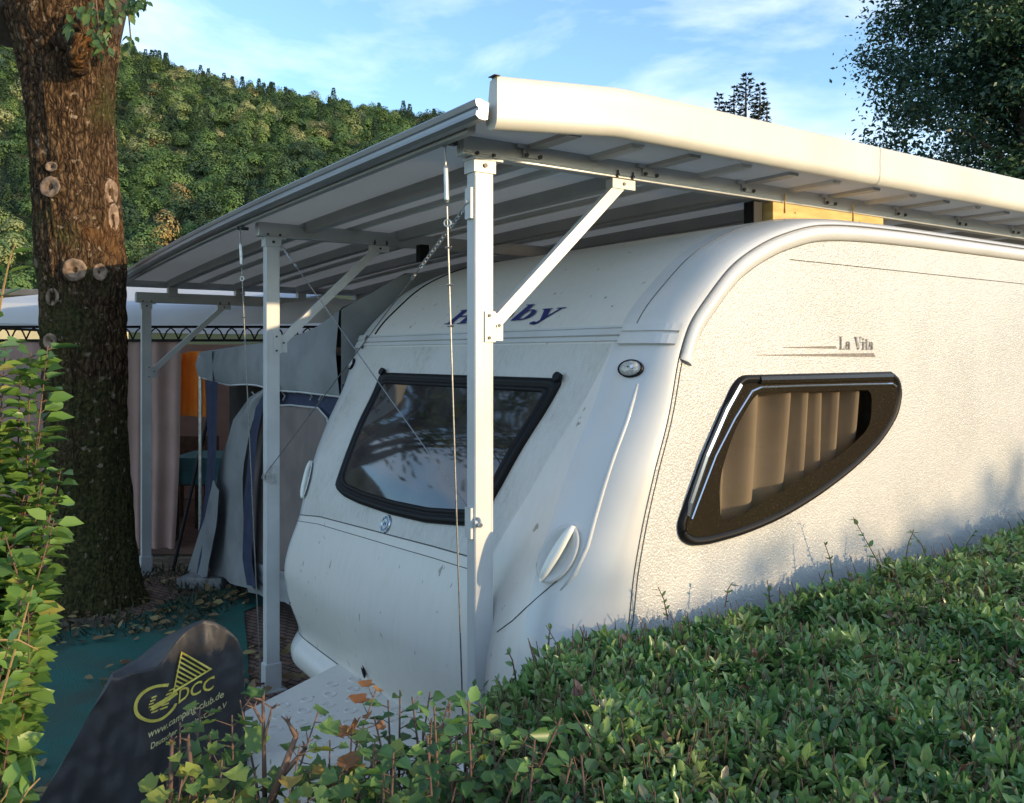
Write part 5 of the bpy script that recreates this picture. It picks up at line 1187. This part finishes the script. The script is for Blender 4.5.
def shrub(root, stems, m_leaf, lsize, tmpl, every, m_stem, r0=.005, width=1.0, droop=.3, petiole=.03, tint=(.1, .9), perleaf=1, bias=(0, 0, .2)):
    """stems as polylines; leaves on short stalks along their upper parts"""
    P, D, Nn, S, T = [], [], [], [], []; b = MB()
    for pts, frac in stems:
        pts = [Vector(p) for p in pts]; n_ = len(pts); b.tube(pts, [r0 * (1 - .65 * i / (n_ - 1)) for i in range(n_)], 6)
        tot = sum((pts[i + 1] - pts[i]).length for i in range(n_ - 1)); acc = 0; tn = rng.uniform(*tint)
        for i in range(n_ - 1):
            L_ = (pts[i + 1] - pts[i]).length; dv = (pts[i + 1] - pts[i]).normalized(); m_ = max(1, int(L_ / every))
            for j in range(m_):
                f = (acc + L_ * (j + .5) / m_) / tot
                if f < frac: continue
                q = pts[i].lerp(pts[i + 1], (j + .5) / m_)
                for _ in range(perleaf):
                    s = dv.cross(Vector(rng.normal(size=3))).normalized(); d = (s + dv * .5).normalized(); e = q + d * petiole * rng.uniform(.5, 1.3); b.tube([q, e], [.0014, .001], 4, False)
                    P.append(e); D.append(d + Vector((0, 0, -droop)) + Vector(bias) * 0); Nn.append(dv * .7 - s * .2 + Vector((0, -.35, .6)) + Vector(rng.normal(size=3) * .55)); S.append(lsize * rng.uniform(.42, 1.2) * (1.1 - .45 * f)); T.append(tn + rng.normal() * .13)
            acc += L_
    b.build('stems', m_stem, root, smooth=True)
    return leaves('foliage', np.array(P), np.array(D), np.array(Nn), np.array(S), np.array(T), m_leaf, root, tmpl=tmpl, width=width, curl=2.4)
def stem_to(px, py, Y, base, bend=.06):
    e = at(px, py, Y); g = Vector(base); m1 = g.lerp(e, .45) + Vector((rng.normal() * bend, rng.normal() * bend, .05)); m2 = g.lerp(e, .8) + Vector((rng.normal() * bend * .5, rng.normal() * bend * .5, .03)); return [g, m1, m2, e]
# broad-leaved shrub between the hedge and the currant
vb = thing('shrub', 'broad leaved green shrub in front of the caravan nose left of the hedge', 'shrub', (-.15, 2.15, 0))
st = []
for _ in range(120):
    px = rng.uniform(372, 585); py = rng.uniform(700, 850) if px > 420 else rng.uniform(712, 860); Y = rng.uniform(1.75, 2.35)
    st.append((stem_to(px, py, Y, (-.15 + rng.normal() * .12 + (px - 470) * .0009, 2.05 + rng.normal() * .12, 0), .04), .72))
for px, py, Y in ((400, 690, 2.2), (388, 700, 2.2), (412, 697, 2.15), (430, 692, 2.25), (470, 700, 2.2), (500, 712, 2.2), (450, 704, 2.1), (520, 722, 2.1), (545, 735, 2.05)): st.append((stem_to(px, py, Y, (-.18, 2.1, 0), .03), .7))
shrub(vb, st, M['viburnum'], .064, LEAF, .035, M['twig'], .006, 1.15, .25, .02, (.05, .8), 2)
# currant bush at the lower left with bare reddish canes
cu_ = thing('currant_bush', 'currant bush with yellowing lobed leaves in front of the white drawbar', 'bush', (-.62, 2.0, 0))
st = []
for px, py, Y in ((180, 722, 2.0), (200, 708, 2.05), (210, 735, 2.0), (232, 715, 2.0), (240, 700, 2.05), (172, 745, 1.95), (222, 760, 1.9), (195, 770, 1.9), (255, 770, 1.9), (300, 745, 1.9), (318, 712, 2.0), (330, 740, 1.95), (345, 765, 1.9), (352, 725, 2.0), (375, 742, 2.0), (376, 690, 2.1), (380, 752, 1.95), (290, 790, 1.85), (270, 800, 1.85), (325, 790, 1.85), (360, 790, 1.85), (395, 770, 1.9), (410, 755, 1.95), (235, 790, 1.85), (205, 795, 1.85), (182, 780, 1.85), (310, 770, 1.9), (405, 790, 1.9), (345, 800, 1.8), (420, 800, 1.8), (380, 800, 1.85), (300, 800, 1.8), (255, 810, 1.8), (335, 815, 1.8), (365, 770, 1.9), (440, 770, 1.95)):
    st.append((stem_to(px, py, Y, (-.62 + rng.normal() * .1 + (px - 280) * .0012, 1.98 + rng.normal() * .06, 0), .03), .76))
shrub(cu_, st, M['currant'], .072, LOBED, .04, M['twig'], .005, .95, .45, .03, (.15, .95), 2)
b = MB()
for p, q, r_ in (((265, 803, 1.95), (263, 700, 1.97), .006), ((263, 745, 1.95), (272, 708, 1.97), .004), ((262, 722, 1.95), (254, 708, 1.95), .004), ((270, 803, 1.9), (296, 736, 1.95), .010), ((296, 736, 1.95), (288, 722, 1.95), .006), ((280, 778, 1.92), (306, 748, 1.95), .007), ((170, 803, 1.9), (172, 742, 1.95), .006), ((195, 803, 1.9), (188, 740, 1.95), .007)):
    b.tube([at(*p), at(*q)], [r_, r_ * .6], 7)
    for k_ in range(3): e = at(*q); b.tube([e, e + Vector((rng.normal() * .012, rng.normal() * .01, .012))], [r_ * .6, .001], 5)
each(b, 'bare_cane', M['twig'], cu_, smooth=True)
# bright bush at the left edge
lb = thing('bush', 'bright sunlit leafy bush at the left edge in front of the mossy trunk', 'bush', (-1.45, 2.3, 0))
st = []
for px, py, Y in [(rng.uniform(-68, 36) * 1.0, 0, rng.uniform(2.05, 2.55)) for _ in range(46)]:
    lim = np.interp(px, [-68, -15, 14, 26, 42], [330, 345, 385, 440, 500]); py = rng.uniform(lim, 760 if px < 25 else 640); st.append((stem_to(px - 8, py, Y, (-1.5 + rng.normal() * .1, 2.3 + rng.normal() * .1, 0), .06), .62))
for px, py, Y in ((20, 340, 2.3), (45, 352, 2.3), (62, 345, 2.3), (8, 345, 2.25), (34, 372, 2.3), (70, 500, 2.35), (75, 470, 2.35), (55, 430, 2.3), (60, 545, 2.3), (68, 520, 2.2), (50, 590, 2.2), (35, 620, 2.2), (58, 470, 2.3), (2, 690, 2.1), (30, 668, 2.1), (42, 600, 2.1)): st.append((stem_to(px - 14, py, Y, (-1.5, 2.3, 0), .05), .55))
shrub(lb, st, M['bright'], .086, LEAF, .026, M['twig'], .004, 1.15, .15, .016, (.25, .85), 3)
P, D, Nn, S, T = [], [], [], [], []; b = MB()
shoot([at(-4, 330, 2.0), at(4, 285, 2.0), at(9, 262, 2.0), at(15, 244, 2.0)], .055, .5, .05)
shoot([at(-5, 720, 1.9), at(12, 660, 1.92), at(24, 620, 1.94), at(33, 585, 1.95)], .045, .5, .04)
shoot([at(-5, 640, 1.9), at(18, 640, 1.92), at(38, 650, 1.94)], .04, .5, .04)
shoot([at(20, 803, 1.8), at(28, 790, 1.8), at(40, 778, 1.82)], .06, .55, .02)
shoot([at(-6, 810, 1.8), at(6, 795, 1.8), at(10, 782, 1.8)], .07, .5, .02)
leaves('shoot_leaves', np.array(P), np.array(D), np.array(Nn), np.array(S), np.array(T), M['bright'], lb); each(b, 'shoot', M['stem'], lb)
bpy.context.view_layer.update()
